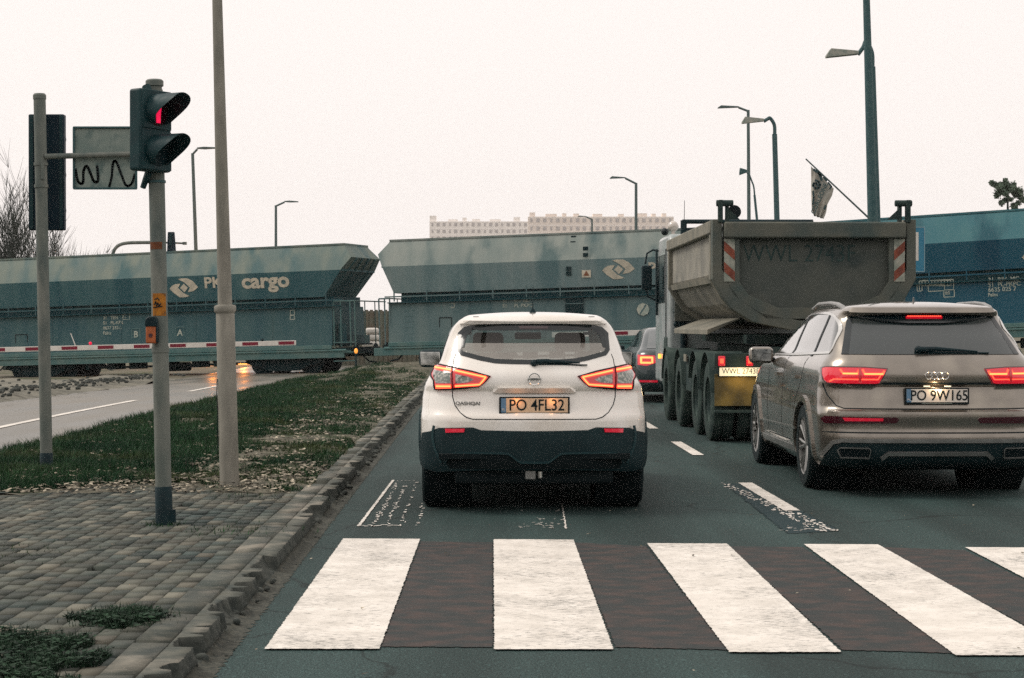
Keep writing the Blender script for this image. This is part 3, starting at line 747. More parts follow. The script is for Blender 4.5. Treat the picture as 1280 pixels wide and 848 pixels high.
M['signback'] = mat('dirty_sign_back', (.20, .205, .185), .6, .1, (.30, .295, .26), 4, 7, bump=.1, bs=30, c3=(.14, .15, .14), s3=6)
MB().box((0, 0, 0), (.60, .012, .585)).build('sign_back', M['signback'], sn, bevel=.003)
m = MB()
for a in ((0, .292, .61, .02), (0, -.292, .61, .02), (-.298, 0, .02, .59), (.298, 0, .02, .59)): m.box((a[0], -.012, a[1]), (a[2], .03, a[3]))
m.build('sign_frame', M['galv_dark'], sn, bevel=.006)
g = MB()
def spray(pts, w, g=g, ox=0, oz=0):
    for q in stroke2(catmull(pts, 6), w): g.prism([(p[0] + ox, p[1] + oz) for p in q], -.0095, -.0075)
def sx(x): return (x - 132) * YA / FP
def sz(y): return -(y - 198) * YA / FP
spray([(sx(x), sz(y)) for x, y in ((95, 212), (98, 227), (104, 229), (105, 214), (109, 208), (114, 218), (118, 227), (123, 226), (122, 208))], .024)
spray([(sx(x), sz(y)) for x, y in ((137, 234), (140, 222), (142, 204), (146, 203), (152, 218), (158, 232), (165, 230), (169, 218))], .022)
g.build('graffiti', M['ink'], sn, smooth=False)
# pole B with pedestrian signal and push button
YB = 12.7; bB = Vector((px(205, 0, YB).x, YB, .11)); tB = px(193.5, 100, YB)
tB_, HB = pole_thing('signal_post', 'grey steel post with black foot standing in the pavers, an orange push button on it', 'signal post', tB, bB, 0, 0, .11, M['galv'])
MB().lathe([(0, 0), (.055, 0), (.055, HB - .07), (.05, HB - .07), (.05, HB - .05), (.061, HB - .045), (.061, HB - .01), (.05, HB), (0, HB)], n=28).build('post', M['galv'], tB_)
m = MB(); m.lathe([(0, -.03), (.0590, -.03), (.0590, .25), (.056, .255)], n=28); m.box((.058, -.02, .05), (.05, .03, .09)); m.build('painted_foot', M['blackp'], tB_)
m = MB(); m.lathe([(.060, 1.18 + .0), (.060, 1.22), (.055, 1.22), (.055, 1.18)], n=28, closed=True); m.build('band', M['galv'], tB_)
zc = lambda y: px(0, y, YB).z - .11
m = MB(); m.lathe([(.0575, zc(214)), (.0575, zc(210)), (.055, zc(210)), (.055, zc(214))], n=28, closed=True); m.lathe([(.0625, zc(229)), (.0625, zc(226)), (.055, zc(226)), (.055, zc(229))], n=28, closed=True); m.build('clamp_band', M['galv_dark'], tB_)
M['sticker'] = mat('orange_sticker', (.42, .17, .02), .6, 0, (.30, .11, .015), 25, 6, c3=(.10, .05, .02), s3=30)
M['bandst'] = mat('brown_tape', (.16, .055, .02), .6, 0, (.10, .04, .02), 25)
def wrap(z0, z1, a0, a1, r, m, name, par):
    V = []; F = []; n = 12
    for rr in (r, r + .0012):
        for z in (z0, z1):
            for i in range(n + 1): a = R(a0 + (a1 - a0) * i / n); V.append((rr * math.sin(a), -rr * math.cos(a), z))
    q = n + 1
    for i in range(n):
        F += [(2 * q + i, 2 * q + i + 1, 3 * q + i + 1, 3 * q + i), (i, q + i, q + i + 1, i + 1), (q + i, 3 * q + i, 3 * q + i + 1, q + i + 1), (i, i + 1, 2 * q + i + 1, 2 * q + i)]
    F += [(0, 2 * q, 3 * q, q), (n, q + n, 3 * q + n, 2 * q + n)]
    mm = MB(); mm.add(V, F); return mm.build(name, m, par)
st = wrap(zc(395), zc(367), -42, 62, .0555, M['sticker'], 'warning_sticker', tB_)
m = MB()
for pts in (((-.025, 0), (-.015, .02), (-.008, -.01), (0, .012), (.008, -.012), (.02, .008)), ((-.02, .035), (.0, .045), (.01, .03)), ((-.03, -.02), (.03, -.012))):
    for q in stroke2([Vector(p) for p in pts], .007): m.prism([(p[0], p[1] + zc(381)) for p in q], -.0585, -.0560)
m.build('sticker_mark', M['ink'], st, smooth=False)
wrap(zc(312), zc(303), -60, 40, .0555, M['bandst'], 'brown_tape', tB_)
wrap(zc(322 + 0), zc(320), -60, 40, .0553, M['galv_dark'], 'tape_edge', tB_) if False else None
bt = thing('push_button', 'orange pedestrian push button box with a dark hood on the middle post', 'push button', px(194, 414, YB) + Vector((-.006, -.075, 0)))
m = MB(); m.prism([(-.040, -.085), (.030, -.085), (.030, .045), (-.040, .045)], -.03, .03); m.build('button_body', mat('orange_plastic', (.42, .12, .045), .5, 0, (.34, .10, .04), 20), bt, bevel=.012, seg=3)
m = MB(); m.prism([(-.044, .03), (.040, .03), (.040, .075), (.025, .10), (-.025, .10), (-.044, .075)], -.038, .02); m.box((.035, .0, -.02), (.016, .05, .12)); m.build('button_hood', M['blackp'], bt, bevel=.008)
MB().lathe([(0, -.034), (.014, -.034), (.014, -.028)], (-.005, 0, -.03), 'Y', 16).build('button', M['darkred'], bt)
# pedestrian signal: two lamps side-on
sgp = px(191, 164, YB - .14)
ps = thing('pedestrian_signal', 'pedestrian signal with two hooded lamps, the upper one glowing red, on the middle post', 'traffic signal', sgp, R(57))
hs_ = .52
MB().box((0, .02, .0), (.30, .115, .555)).build('housing', M['sigbox'], ps, bevel=.02, seg=3)
m = MB(); m.box((0, -.041, .141), (.275, .012, .265)); m.box((0, -.041, -.137), (.275, .012, .265)); m.build('door', M['sigbox'], ps, bevel=.012)
for k, z in enumerate((.135, -.14)):
    V = []; F = []; n = 26; dp = .19
    for i in range(n + 1):                                      # cut-away tunnel hood, long on top
        a = R(-145 + 290 * i / n); c = math.cos(a); d = .05 + dp * (smooth(-.85, .9, c)) ; rr = .112
        for r_, y in ((rr, -.045), (rr * .97, -.045 - d), (rr * .95, -.045 - d), (rr * .965, -.045)): V.append((r_ * math.sin(a), y, z + r_ * math.cos(a) - .0 * d))
    for i in range(n):
        for q in range(4): F.append((i * 4 + q, i * 4 + (q + 1) % 4, (i + 1) * 4 + (q + 1) % 4, (i + 1) * 4 + q))
    MB().add(V, F).build('visor', M['sigbox'], ps)
    MB().lathe([(0, -.052), (.09, -.052), (.108, -.046), (.108, -.04)], (0, 0, z), 'Y', 28).build('lens', mat('dark_red_lamp', (.03, .004, .008), .35) if k == 0 else M['blackp'], ps)
m = MB()
z = .135
m.ball((0, -.055, z + .055), .014, 8, (1, .4, 1)); m.prism([(-.03, z + .035), (.03, z + .035), (.02, z - .03), (.018, z - .085), (.002, z - .085), (0, z - .04), (-.002, z - .085), (-.018, z - .085), (-.02, z - .03)], -.058, -.05)
m.build('lit_figure', mat('red_figure', (.9, .02, .08), .4, emit=(1, .01, .09), es=.7), ps)
m = MB(); m.tube([(.02, .05, -.27), (.05, .12, -.34), (.05, .14, -.38)], [.028, .022, .02], 8); m.tube([(0, .04, .27), (0, .06, .31)], .03, 8); m.build('bracket', M['sigbox'], ps)
# pole C, tall lamp post
YC = 15.5; bC = Vector((px(287, 0, YC).x, YC, .08)); tC = px(272, 0, YC)
lc = math.atan2(tC.x - bC.x, tC.z - .08); zz = lambda y: (px(0, y, YC).z - .08)
tC_ = thing('lamp_post', 'tall beige lamp post with a collar and thicker lower half, standing in the grass', 'lamp post', bC, 0, None, ry=lc)
MB().lathe([(0, -.1), (.083, -.1), (.083, .03), (.081, .05), (.078, zz(389)), (.062, zz(384))], n=32).build('lower_post', M['galv_warm'], tC_)
MB().lathe([(.078, zz(392)), (.088, zz(390)), (.092, zz(388)), (.092, zz(384)), (.086, zz(382)), (.06, zz(381))], n=32).build('collar', M['galv_warm'], tC_)
MB().lathe([(.060, zz(383)), (.042, zz(0)), (.038, 7.8), (0, 7.8)], n=28).build('upper_post', M['galv_warm'], tC_)
m = MB(); m.tube([(0, 0, 7.6), (-.1, 0, 8.1), (-.5, 0, 8.3), (-1.0, 0, 8.35)], .025, 10); m.build('arm', M['galv_warm'], tC_)
MB().prism([(-1.75, 8.30), (-1.0, 8.30), (-1.0, 8.42), (-1.3, 8.46), (-1.75, 8.38)], -.12, .12).build('lamp_head', M['galv_warm'], tC_, bevel=.02)
MB().tube([(-.075, -.04, .95), (-.084, -.04, .8), (-.078, -.035, .7), (-.086, -.035, .55), (-.082, -.03, .4), (-.1, -.03, .34)], .004, 6).build('loose_wire', M['ink'], tC_)
# ---------------------------------------------------------------- white hatchback
def see_clip(poly, z0, sg):
    out = []; n = len(poly)
    for i in range(n):
        a = Vector(poly[i]); b = Vector(poly[(i + 1) % n]); da = (a.y - z0) * sg; db = (b.y - z0) * sg
        if da >= 0: out.append((a.x, a.y))
        if da * db < 0: q = a.lerp(b, da / (da - db)); out.append((q.x, q.y))
    return out
M['lipm'] = mat('lighter_trim_edge', (.03, .048, .052), .5)  # edge strips a little lighter than the bumper trim
def build_white_car():
    root = (.165, 15.2, 0); rz = .0145
    t = thing('parked_car', 'white crossover car with lit angular tail lamps waiting in the left lane', 'car', root, rz)
    lv = [(.27, .80, -.50, 3.30, .40, .6), (.34, .875, -.755, 3.45, .42, .7), (.42, .895, -.785, 3.5, .45, .75), (.60, .905, -.80, 3.5, .47, .8), (.745, .905, -.795, 3.48, .48, .8),
          (.80, .90, -.755, 3.46, .48, .8), (.90, .895, -.72, 3.40, .48, .8), (.955, .885, -.705, 3.30, .48, .8), (.985, .88, -.735, 3.2, .48, .8), (1.04, .855, -.735, 3.0, .48, .75), (1.09, .825, -.72, 2.8, .46, .7), (1.14, .785, -.685, 2.55, .42, .6), (1.19, .75, -.645, 2.35, .38, .5),
          (1.30, .715, -.56, 2.0, .34, .4), (1.42, .672, -.48, 1.62, .32, .35), (1.475, .64, -.47, 1.42, .30, .3), (1.515, .60, -.50, 1.25, .28, .3), (1.545, .555, -.47, 1.1, .25, .3), (1.56, .52, -.43, 1.0, .24, .3)]
    S = Shell(lv, .03, root, rz); Q = lambda l: [S.rear_px(a, b) for a, b in l]
    sym = lambda l: l
    Qc = lambda l: [(S.rear_px(a, b)[0] - S.rear_px(667, b)[0], S.rear_px(a, b)[1]) for a, b in l]
    H = Qc([(667, 455.8), (640, 455.5), (618, 454.5), (600, 451), (576, 444.5), (571.3, 438), (572.8, 416.5), (580.9, 408.8), (609, 403.3), (640, 401.8), (667, 401.5)])
    outline = H + [(-a, b) for a, b in H[-2:0:-1]]; Q = Qc
    see = shrink(outline, .032); zs_ = 1.335; up_ = [(x, max(z, zs_)) for x, z in see]; lo_g = [(x, min(z, zs_)) for x, z in see]
    axles = (0, 2.646); side_glass = [(-.05, 1.12), (.12, 1.40), (.6, 1.475), (1.25, 1.46), (2.25, 1.10), (1.2, 1.07)]
    ws = [(-.62, 1.12), (-.50, 1.50), (.50, 1.50), (.62, 1.12)]
    def cut(c, reg):
        if reg == 'r' and inpoly(c.x, c.z, shrink(outline, .03)): return True
        if reg == 's' and inpoly(c.y, c.z, shrink(side_glass, .03)): return True
        if reg == 'f' and inpoly(c.x, c.z, ws) : return True
        if reg != 'f' and abs(c.x) > .55:
            for a in axles:
                if (c.y - a) ** 2 + (c.z - .34) ** 2 < .385 ** 2: return True
        return False
    S.shell('body', M['white_paint_car'], t, cut, low=M['trim'], zlow=.55)
    S.panel('rear_window', [see_clip(see, zs_, 1)], M['glass'], t, off=.000, depth=0)
    rw = t.children[-1]; S.panel('sky_reflection_pane', [see_clip(see, zs_, -1)], M['skyglass'], rw, off=0, depth=0)  # lower pane carries the painted sky reflection
    S.panel('window_edge', ribbon(outline, .034), M['frit'], rw, off=.004, depth=.02)
    S.panel('window_edge', [[(-.50, 1.475), (.50, 1.475), (.44, 1.435), (-.44, 1.435)], [(-.60, 1.30), (-.59, 1.40), (-.52, 1.46), (-.46, 1.46), (-.53, 1.40), (-.555, 1.30)], [(.60, 1.30), (.59, 1.40), (.52, 1.46), (.46, 1.46), (.53, 1.40), (.555, 1.30)]], M['frit'], rw, off=.003, depth=0)
    top = [(-.43, 1.485), (.43, 1.485), (.40, 1.428), (.2, 1.418), (-.2, 1.418), (-.40, 1.428)]
    S.panel('brake_light', [(-.12, 1.472), (.12, 1.472), (.11, 1.45), (-.11, 1.45)], M['darkred'], rw, off=.008, depth=.01)
    # spoiler lip above the window
    S.panel('spoiler', [(-.59, 1.49), (-.5, 1.513), (.5, 1.513), (.59, 1.49), (.5, 1.497), (.25, 1.503), (-.25, 1.503), (-.5, 1.497)], M['white_paint_car'], t, off=.02, depth=.03)
    for s in (-1, 1):
        S.panel('side_window', side_glass, M['privacy_side'], t, off=-.004, depth=0, mode='y', side=s)
        sb = ribbon(side_glass, .03); S.panel('window_trim', sb, M['frit'], t, off=.004, depth=.01, mode='y', side=s)
        MB().box((s * .46, -.535, 1.545), (.045, .11, .006), M=None).build('roof_rail_end', M['satin'], t)
    # tail lamps
    lo = Q([(541.5, 454.5), (552, 456), (564.5, 459), (590, 464.5), (613, 470.8), (606, 478), (598, 484.5), (566, 486.3), (543, 486.5), (541.5, 476), (538.5, 467)])
    up1 = Q([(544.5, 459.3), (563.5, 463.3)]); lo1 = Q([(545.5, 483.3), (562.5, 483.3)])
    up2 = Q([(569, 464.3), (588, 468.3), (606.5, 472.2), (599, 481), (569, 483)])
    cl1 = Q([(543, 463), (563, 467), (563, 479.5), (545, 479.5), (541.5, 470)]); cl2 = Q([(569, 468.5), (584, 471.5), (592, 475), (584, 478.5), (569, 479.5)])
    seam = Q([(564.8, 459), (565.2, 486.5)])
    for s in (-1, 1):
        mm = (lambda p: p) if s < 0 else (lambda p: [(-a, b) for a, b in p])
        lamp = S.panel('tail_lamp', mm(lo), M['redlens'], t, off=.007, depth=.025)
        S.panel('clear_lens', [mm(cl1), mm(cl2)], M['clearlens'], lamp, off=.0085, depth=.002)
        for pts, w in ((up1, .024), (lo1, .026), (up2, .020)):
            S.panel('led_strip', [[tuple(p) for p in q] for q in stroke2([Vector(p) for p in mm(pts)], w)], M['led'], lamp, off=.0105, depth=.003)
            S.panel('led_core', [[tuple(p) for p in q] for q in stroke2([Vector(p) for p in mm(pts)], w * .4)], M['led_hot'], lamp, off=.0125, depth=.002)
        S.panel('lamp_edge', ribbon(mm(lo), .008), M['ink'], lamp, off=.0115, depth=.004)
        S.panel('lamp_edge', [[tuple(p) for p in q] for q in stroke2([Vector(p) for p in mm(seam)], .008)], M['ink'], lamp, off=.013, depth=.004)
        S.panel('reflector', mm(Q([(557.5, 536), (581, 536), (580, 540.5), (558, 541)])), M['reflector'], t, off=.034, depth=.012)
    # tailgate seam
    sm = Q([(564.5, 487), (565, 496), (568, 507), (574, 516), (582, 522), (590, 524.3), (667, 524.5)])
    full = sm + [(-a + 2 * 0, b) for a, b in sm[::-1]]
    S.panel('tailgate_seam', [[tuple(p) for p in q] for q in stroke2([Vector(p) for p in full], .007)], M['ink'], t, off=.0015, depth=.003)
    s2 = Q([(565, 459), (566.5, 450), (569, 443)])
    for s in (-1, 1): S.panel('tailgate_seam', [[tuple(p) for p in q] for q in stroke2([Vector((s * -p[0] if s > 0 else p[0], p[1])) for p in s2], .005)], M['ink'], t, off=.0015, depth=.003)
    # handle ledge and plate recess
    S.panel('handle_ledge', [(-.325, .972), (-.28, .952), (.28, .952), (.325, .972), (.28, .985), (-.28, .985)], M['white_paint_car'], t, off=.028, depth=.035)
    S.panel('ledge_shadow_strip', [(-.27, .951), (.27, .951), (.27, .946), (-.27, .946)], M['ink'], t, off=.012, depth=.012)  # dark strip painted as the shade below the ledge
    for x in (-.14, .14):
        ld = bpy.data.lights.new('plate_light', 'POINT'); ld.energy = .13; ld.color = (1, .38, .12); ld.shadow_soft_size = .02
        lo_ = bpy.data.objects.new('plate_light', ld); COL.objects.link(lo_); lo_.parent = t; lo_.location = (x, -.80, .885)
    pl = plate(t, (0, -.755, .845), .525, .112, 'PO 4FL32', glow=mat('glow_tinted_plate', (.74, .50, .34), .5), size=.125)  # peach plate colour holds the warm glow of its lamps
    MB().box((0, -.0095, -.061), (.44, .002, .010)).build('dealer_line', M['inkgrey'], pl)
    # emblem: ring with bar and small letters
    ez = S.rear_px(667, 474)[1]; ey = S.P(0, ez).y
    em = MB().lathe([(.040, -.003), (.046, -.006), (.050, -.003), (.046, 0)], (0, 0, 0), 'Y', 36, closed=True).build('emblem_ring', M['chrome'], t); em.location = (0, ey - .014, ez)
    MB().box((0, -.004, 0), (.108, .006, .018)).build('emblem_bar', M['chrome'], em, bevel=.002); text('emblem_letters', 'NISSAN', .016, M['ink'], em, (0, -.009, 0), bold=.0006)
    bz = S.rear_px(584, 504.5); text('badge', 'QASHQAI', .036, M['satin'], t, (bz[0] + .005, S.P(S.tx(bz[0], bz[1]), bz[1]).y - .012, bz[1]), (PI / 2, 0, -.16), xs=1.25, bold=.0012)
    # lower bumper cladding
    bp = Q([(529.5, 541), (540, 539), (549, 535), (590, 534.5), (600, 538), (640, 539), (667, 539.3)])
    bb = [(-.86, .30), (-.80, .30)]
    top = bp + [(-a, b) for a, b in bp[::-1]]
    poly = top + [(.895, .40), (.87, .35), (.78, .335), (.3, .355), (-.3, .355), (-.78, .335), (-.87, .35), (-.895, .40)]
    S.panel('rear_bumper', poly, M['trim'], t, off=.024, depth=.04)
    rb = t.children[-1]
    # sculpted diffuser lip
    lip = [tuple(p) for p in catmull([(-.69, .40), (-.64, .465), (-.58, .478), (-.25, .478), (-.19, .465), (-.12, .415), (-.07, .408), (.07, .408), (.12, .415), (.19, .465), (.25, .478), (.58, .478), (.64, .465), (.69, .40)], 3)]
    S.panel('bumper_lip', [[tuple(p) for p in q] for q in stroke2([Vector(p) for p in lip], .014)], M['lipm'], rb, off=.036, depth=.012)
    S.panel('bumper_recess', [(-.68, .40), (-.63, .458), (-.57, .468), (-.25, .468), (-.19, .455), (-.12, .405), (.12, .405), (.19, .455), (.25, .468), (.57, .468), (.63, .458), (.68, .40), (.66, .362), (-.66, .362)], M['under'], rb, off=.027, depth=.004)
    for s in (-1, 1): S.panel('bumper_crease', [[tuple(p) for p in q] for q in stroke2(catmull([(s * .72, .40), (s * .765, .50), (s * .785, .60), (s * .775, .68)], 4), .016)], M['lipm'], rb, off=.031, depth=.008)
    # side cladding along the sills and arches
    for s in (-1, 1):
        S.panel('sill_cladding', [(.36, .22), (.36, .36), (2.28, .36), (2.28, .22)], M['trim'], t, off=.015, depth=.03, mode='y', side=s)
        for a in axles:
            arc = [(a + .40 * math.cos(R(q)), .34 + .40 * math.sin(R(q))) for q in range(-10, 191, 10)]
            S.panel('arch_trim', [[tuple(p) for p in q] for q in stroke2([Vector(p) for p in arc], .06)], M['trim'], t, off=.02, depth=.05, mode='y', side=s)
    for a in axles:
        for s in (-1, 1):
            MB().lathe([(.40, s * .9), (.40, s * .55), (0, s * .55)], (0, a, .34), 'X', 30).build('wheel_housing', M['under'], t) if False else None
            wheel(t, s * .785, a, .335, .225, s)
            V = []; MB().lathe([(.42, s * .50), (.42, s * .86)], (0, a, .36), 'X', 30).build('wheel_housing', M['under'], t)
    m = MB(); m.box((0, 1.3, .30), (1.25, 4.0, .16)); m.build('underbody', M['under'], t, bevel=.03)
    m = MB(); m.tube([(-.6, -.05, .30), (.6, -.05, .30)], .035, 10); m.tube([(-.55, -.05, .28), (-.5, -.35, .27)], .02, 8); m.tube([(.55, -.05, .28), (.45, -.35, .30)], .02, 8); m.tube([(-.42, -.30, .26), (-.42, -.62, .27)], .03, 12); m.build('rear_axle', M['under'], t)
    m = MB(); m.box((-.03, -.70, .30), (.085, .05, .075)); m.build('tow_bracket', M['satin'], t, bevel=.006)
    MB().tube([(.045, -.76, .28), (.045, -.76, .33)], .018, 10).build('tow_ball', M['chrome'], t)
    MB().tube([(.38, -.55, .285), (.5, -.6, .31)], .018, 8).build('exhaust_tip', M['chrome'], t)
    # wiper
    wz = S.P(0, 1.17).y
    m = MB()
    def rp(x, z, o=.0): p = S.P(S.tx(x, z), z); n = S.N(S.tx(x, z), z); n = n if n.y < 0 else -n; return p + n * o
    m.tube([rp(.02, 1.175, .02), rp(.10, 1.18, .022), rp(.36, 1.168, .02)], [.022, .018, .006], 8); m.tube([rp(-.03, 1.165, .012), rp(.42, 1.155, .012)], .006, 6); m.ball(rp(-.0, 1.17, .015), .028, 10)
    m.build('rear_wiper', M['blackp'], t)
    # antenna
    m = MB(); m.tube([(0, -.22, 1.585), (0, -.23, 1.61)], [.028, .012], 12); m.tube([(0, -.225, 1.60), (0, -.34, 1.80)], [.005, .002], 6); m.build('antenna', M['blackp'], t)
    # mirrors
    for s in (-1, 1):
        mo = (MB().box((s * .90, 2.18, 1.165), (.22, .10, .165)).build('wing_mirror', M['blackp'], t, bevel=.045, seg=4))
        MB().box((s * .905, 2.127, 1.165), (.18, .006, .125)).build('mirror_glass', mat('mirror_glass', (.62, .62, .6), .04, 1, (.30, .31, .30), 14, 5), mo, bevel=.03, seg=3)
        MB().tube([(s * .74, 2.22, 1.10), (s * .86, 2.2, 1.12)], .022, 8).build('mirror_stalk', M['blackp'], mo)
    # interior
    def seat(x, y, h=1.36, w=.50):
        m = MB(); m.box((x, y, .85), (w, .16, .62)); m.box((x, y - .03 + .28, .55), (w, .5, .16)); o = m.build('seat', M['seat'], t, bevel=.07, seg=3)
        MB().box((x, y - .02, h - .07), (.27, .10, .17)).build('headrest', M['seat'], o, bevel=.045, seg=3); MB().tube([(x - .05, y, 1.12), (x - .05, y, 1.25)], .008, 6).tube([(x + .05, y, 1.12), (x + .05, y, 1.25)], .008, 6).build('headrest_post', M['satin'], o)
    seat(-.36, 1.02, 1.40); seat(.36, 1.02, 1.40)
    m = MB()
    for x in (-.42, 0, .42): m.box((x, .12, .80), (.44, .16, .62))
    rs = m.build('rear_bench', M['interior'], t, bevel=.06, seg=3)
    for x in (-.38, .38): MB().box((x, .10, 1.13), (.24, .09, .13)).build('headrest', M['interior'], rs, bevel=.04, seg=3)
    MB().box((0, -.28, 1.02), (1.2, .55, .015)).build('parcel_shelf', M['interior'], t)
    m = MB(); m.box((0, 2.05, .98), (1.3, .35, .16)); m.lathe([(.17, -.015), (.19, 0), (.17, .015), (.155, 0)], (-.36, 1.72, 1.0), 'Y', 24, closed=True); m.build('dashboard', M['interior'], t, bevel=.03)
    MB().box((0, 1.45, 1.385), (.24, .03, .065)).build('rear_view_mirror', M['ink'], t, bevel=.02, seg=3)
    MB().box((0, .5, .45), (1.5, 2.6, .04)).build('cabin_floor', M['under'], t)
    vq = [(-.60, 1.13), (-.49, 1.50), (.49, 1.50), (.60, 1.13)]
    S.panel('windscreen', vq, M['glass'], t, off=0, depth=0, mode='f', du=.08)
    return t, S
CAR, CS = build_white_car()
# ---------------------------------------------------------------- brown-grey estate car
def build_suv():
    root = (3.635, 16.8, 0); rz = .0125
    t = thing('parked_car', 'large brown-grey metallic estate car with roof rails and lit red tail lamps', 'car', root, rz)
    lv = [(.22, .86, -.75, 3.55, .45, .7), (.30, .94, -.98, 3.85, .46, .8), (.42, .965, -1.05, 3.98, .5, .85), (.50, .97, -1.07, 4.0, .5, .9), (.60, .975, -1.055, 4.0, .5, .9), (.70, .975, -1.065, 3.98, .5, .9), (.735, .972, -1.06, 3.95, .5, .9), (.755, .97, -1.005, 3.93, .5, .9), (.86, .965, -.98, 3.88, .5, .9), (.945, .958, -.965, 3.8, .5, .9),
          (.975, .955, -.995, 3.75, .5, .9), (1.05, .945, -1.0, 3.55, .5, .85), (1.115, .93, -.985, 3.2, .5, .8), (1.15, .915, -.965, 2.9, .48, .7), (1.20, .875, -.925, 2.6, .44, .5), (1.24, .845, -.88, 2.45, .40, .4), (1.35, .805, -.74, 2.1, .34, .35), (1.48, .755, -.57, 1.7, .30, .3), (1.56, .725, -.50, 1.45, .28, .3), (1.605, .70, -.54, 1.3, .26, .3), (1.635, .665, -.50, 1.15, .25, .3), (1.65, .63, -.44, 1.0, .24, .3)]
    S = Shell(lv, .045, root, rz, k=.025, nr=3.2); Q = lambda l: [S.rear_px(a, b) for a, b in l]
    axles = (0, 2.995); RA = .42
    win = [(-.72, 1.225), (-.60, 1.575), (.60, 1.575), (.72, 1.225)]
    def cut(c, reg):
        if reg != 'f' and abs(c.x) > .6:
            for a in axles:
                if (c.y - a) ** 2 + (c.z - .38) ** 2 < RA ** 2: return True
        return False
    S.shell('body', M['greige'], t, cut)
    rw = S.panel('rear_window', win, M['privacy'], t, off=.004, depth=.01)
    S.panel('window_shade_band', [(-.60, 1.574), (.60, 1.574), (.56, 1.54), (.38, 1.50), (.15, 1.485), (-.15, 1.485), (-.38, 1.50), (-.56, 1.54)], M['frit'], rw, off=.02, depth=.02)
    for s in (-1, 1): S.panel('pillar_trim', [(s * .72, 1.225), (s * .60, 1.575), (s * .645, 1.575), (s * .775, 1.225)], M['frit'], rw, off=.006, depth=.012)
    S.panel('spoiler', [(-.66, 1.572), (-.62, 1.618), (.62, 1.618), (.66, 1.572), (.5, 1.585), (0, 1.598), (-.5, 1.585)], M['greige'], t, off=.022, depth=.04)
    hb = S.panel('brake_light', [(-.16, 1.570), (.16, 1.570), (.16, 1.522), (-.16, 1.522)], M['redlens_lit'], t, off=.036, depth=.02)
    for k in range(17): S.panel('led_dot', [(-.148 + k * .0178, 1.562), (-.134 + k * .0178, 1.562), (-.134 + k * .0178, 1.544), (-.148 + k * .0178, 1.544)], M['led'], hb, off=.040, depth=.004)
    # lamps
    c0 = .004
    lo = [(-.928, 1.108), (-.90, 1.120), (-.60, 1.118), (-.415, 1.105), (-.418, 1.095), (-.485, .975), (-.52, .968), (-.78, .968), (-.90, .974), (-.925, 1.0), (-.935, 1.06)]
    # LED graphic measured on the left lamp
    ld = [[(-.80, 1.092), (-.78, 1.06), (-.67, 1.06), (-.655, 1.09)], [(-.625, 1.092), (-.61, 1.058), (-.46, 1.058), (-.45, 1.08)]]
    ld2 = [[(-.88, .992), (-.85, 1.012), (-.66, 1.012), (-.645, .99), (-.635, 1.012), (-.5, 1.012), (-.465, 1.07)]]
    for s in (-1, 1):
        mm = (lambda p: p) if s < 0 else (lambda p: [(-a, b) for a, b in p])
        lamp = S.panel('tail_lamp', mm(lo), M['redlens_lit'], t, off=.008, depth=.025)
        for pts in ld:
            S.panel('led_strip', [[tuple(p) for p in q] for q in stroke2([Vector(p) for p in mm(pts)], .016)], M['led'], lamp, off=.011, depth=.003)
            S.panel('led_core', [[tuple(p) for p in q] for q in stroke2([Vector(p) for p in mm(pts[1:3])], .012)], M['led_hot'], lamp, off=.0135, depth=.002)
        for pts in ld2: S.panel('led_strip', [[tuple(p) for p in q] for q in stroke2([Vector(p) for p in mm(pts)], .009)], M['led'], lamp, off=.011, depth=.003)
        S.panel('lamp_divider', mm([(-.66, 1.11), (-.635, 1.11), (-.635, .985), (-.66, .985)]), M['redlens'], lamp, off=.0125, depth=.003)
        S.panel('lamp_edge', ribbon(mm(lo), .008), M['darkred'], lamp, off=.0105, depth=.003)
        # bumper reflectors
        rl = S.panel('reflector', mm([(-.975 + .02, .668), (-.93, .695), (-.36, .690), (-.335, .672), (-.36, .640), (-.93, .632)]), M['darkred'], t, off=.008, depth=.02)
        S.panel('reflector_lit', mm([(-.80, .684), (-.47, .682), (-.47, .658), (-.78, .655)]), M['reflector'] if s < 0 else M['darkred'], rl, off=.0105, depth=.003)
        # exhaust
        ex = S.panel('exhaust_outlet', mm([(-.83, .41), (-.81, .435), (-.58, .435), (-.565, .41), (-.575, .345), (-.80, .345)]), M['ink'], t, off=.02, depth=.03)
        S.panel('exhaust_rim', ribbon(mm([(-.83, .41), (-.81, .435), (-.58, .435), (-.565, .41), (-.575, .345), (-.80, .345)]), .007), M['satin'], ex, off=.03, depth=.012)
    # seams
    sm = [(-.93, .97), (-.90, .87), (-.84, .785), (-.78, .762), (0, .758)]
    full = sm + [(-a, b) for a, b in sm[::-1]]
    S.panel('tailgate_seam', [[tuple(p) for p in q] for q in stroke2([Vector(p) for p in full], .008)], M['ink'], t, off=.0015, depth=.003)
    S.panel('ledge_shadow_line', [(-.47, .985), (-.46, .972), (.46, .972), (.47, .985)], M['ink'], t, off=.003, depth=.01)  # dark line drawn as the shade under the overhang
    S.panel('plate_recess', [(-.50, .972), (-.36, .80), (.36, .80), (.50, .972)], M['greige'], t, off=-.012, depth=0)
    # silver trim at the bottom
    arc = [(-.93, .36), (-.87, .47), (-.80, .49), (.80, .49), (.87, .47), (.93, .36)]
    S.panel('silver_trim', [[tuple(p) for p in q] for q in stroke2([Vector(p) for p in arc], .03)], M['satin'], t, off=.024, depth=.03)
    arc = [(-.47, .345), (-.42, .385), (.42, .385), (.47, .345)]
    S.panel('silver_trim', [[tuple(p) for p in q] for q in stroke2([Vector(p) for p in arc], .03)], M['satin'], t, off=.03, depth=.03)
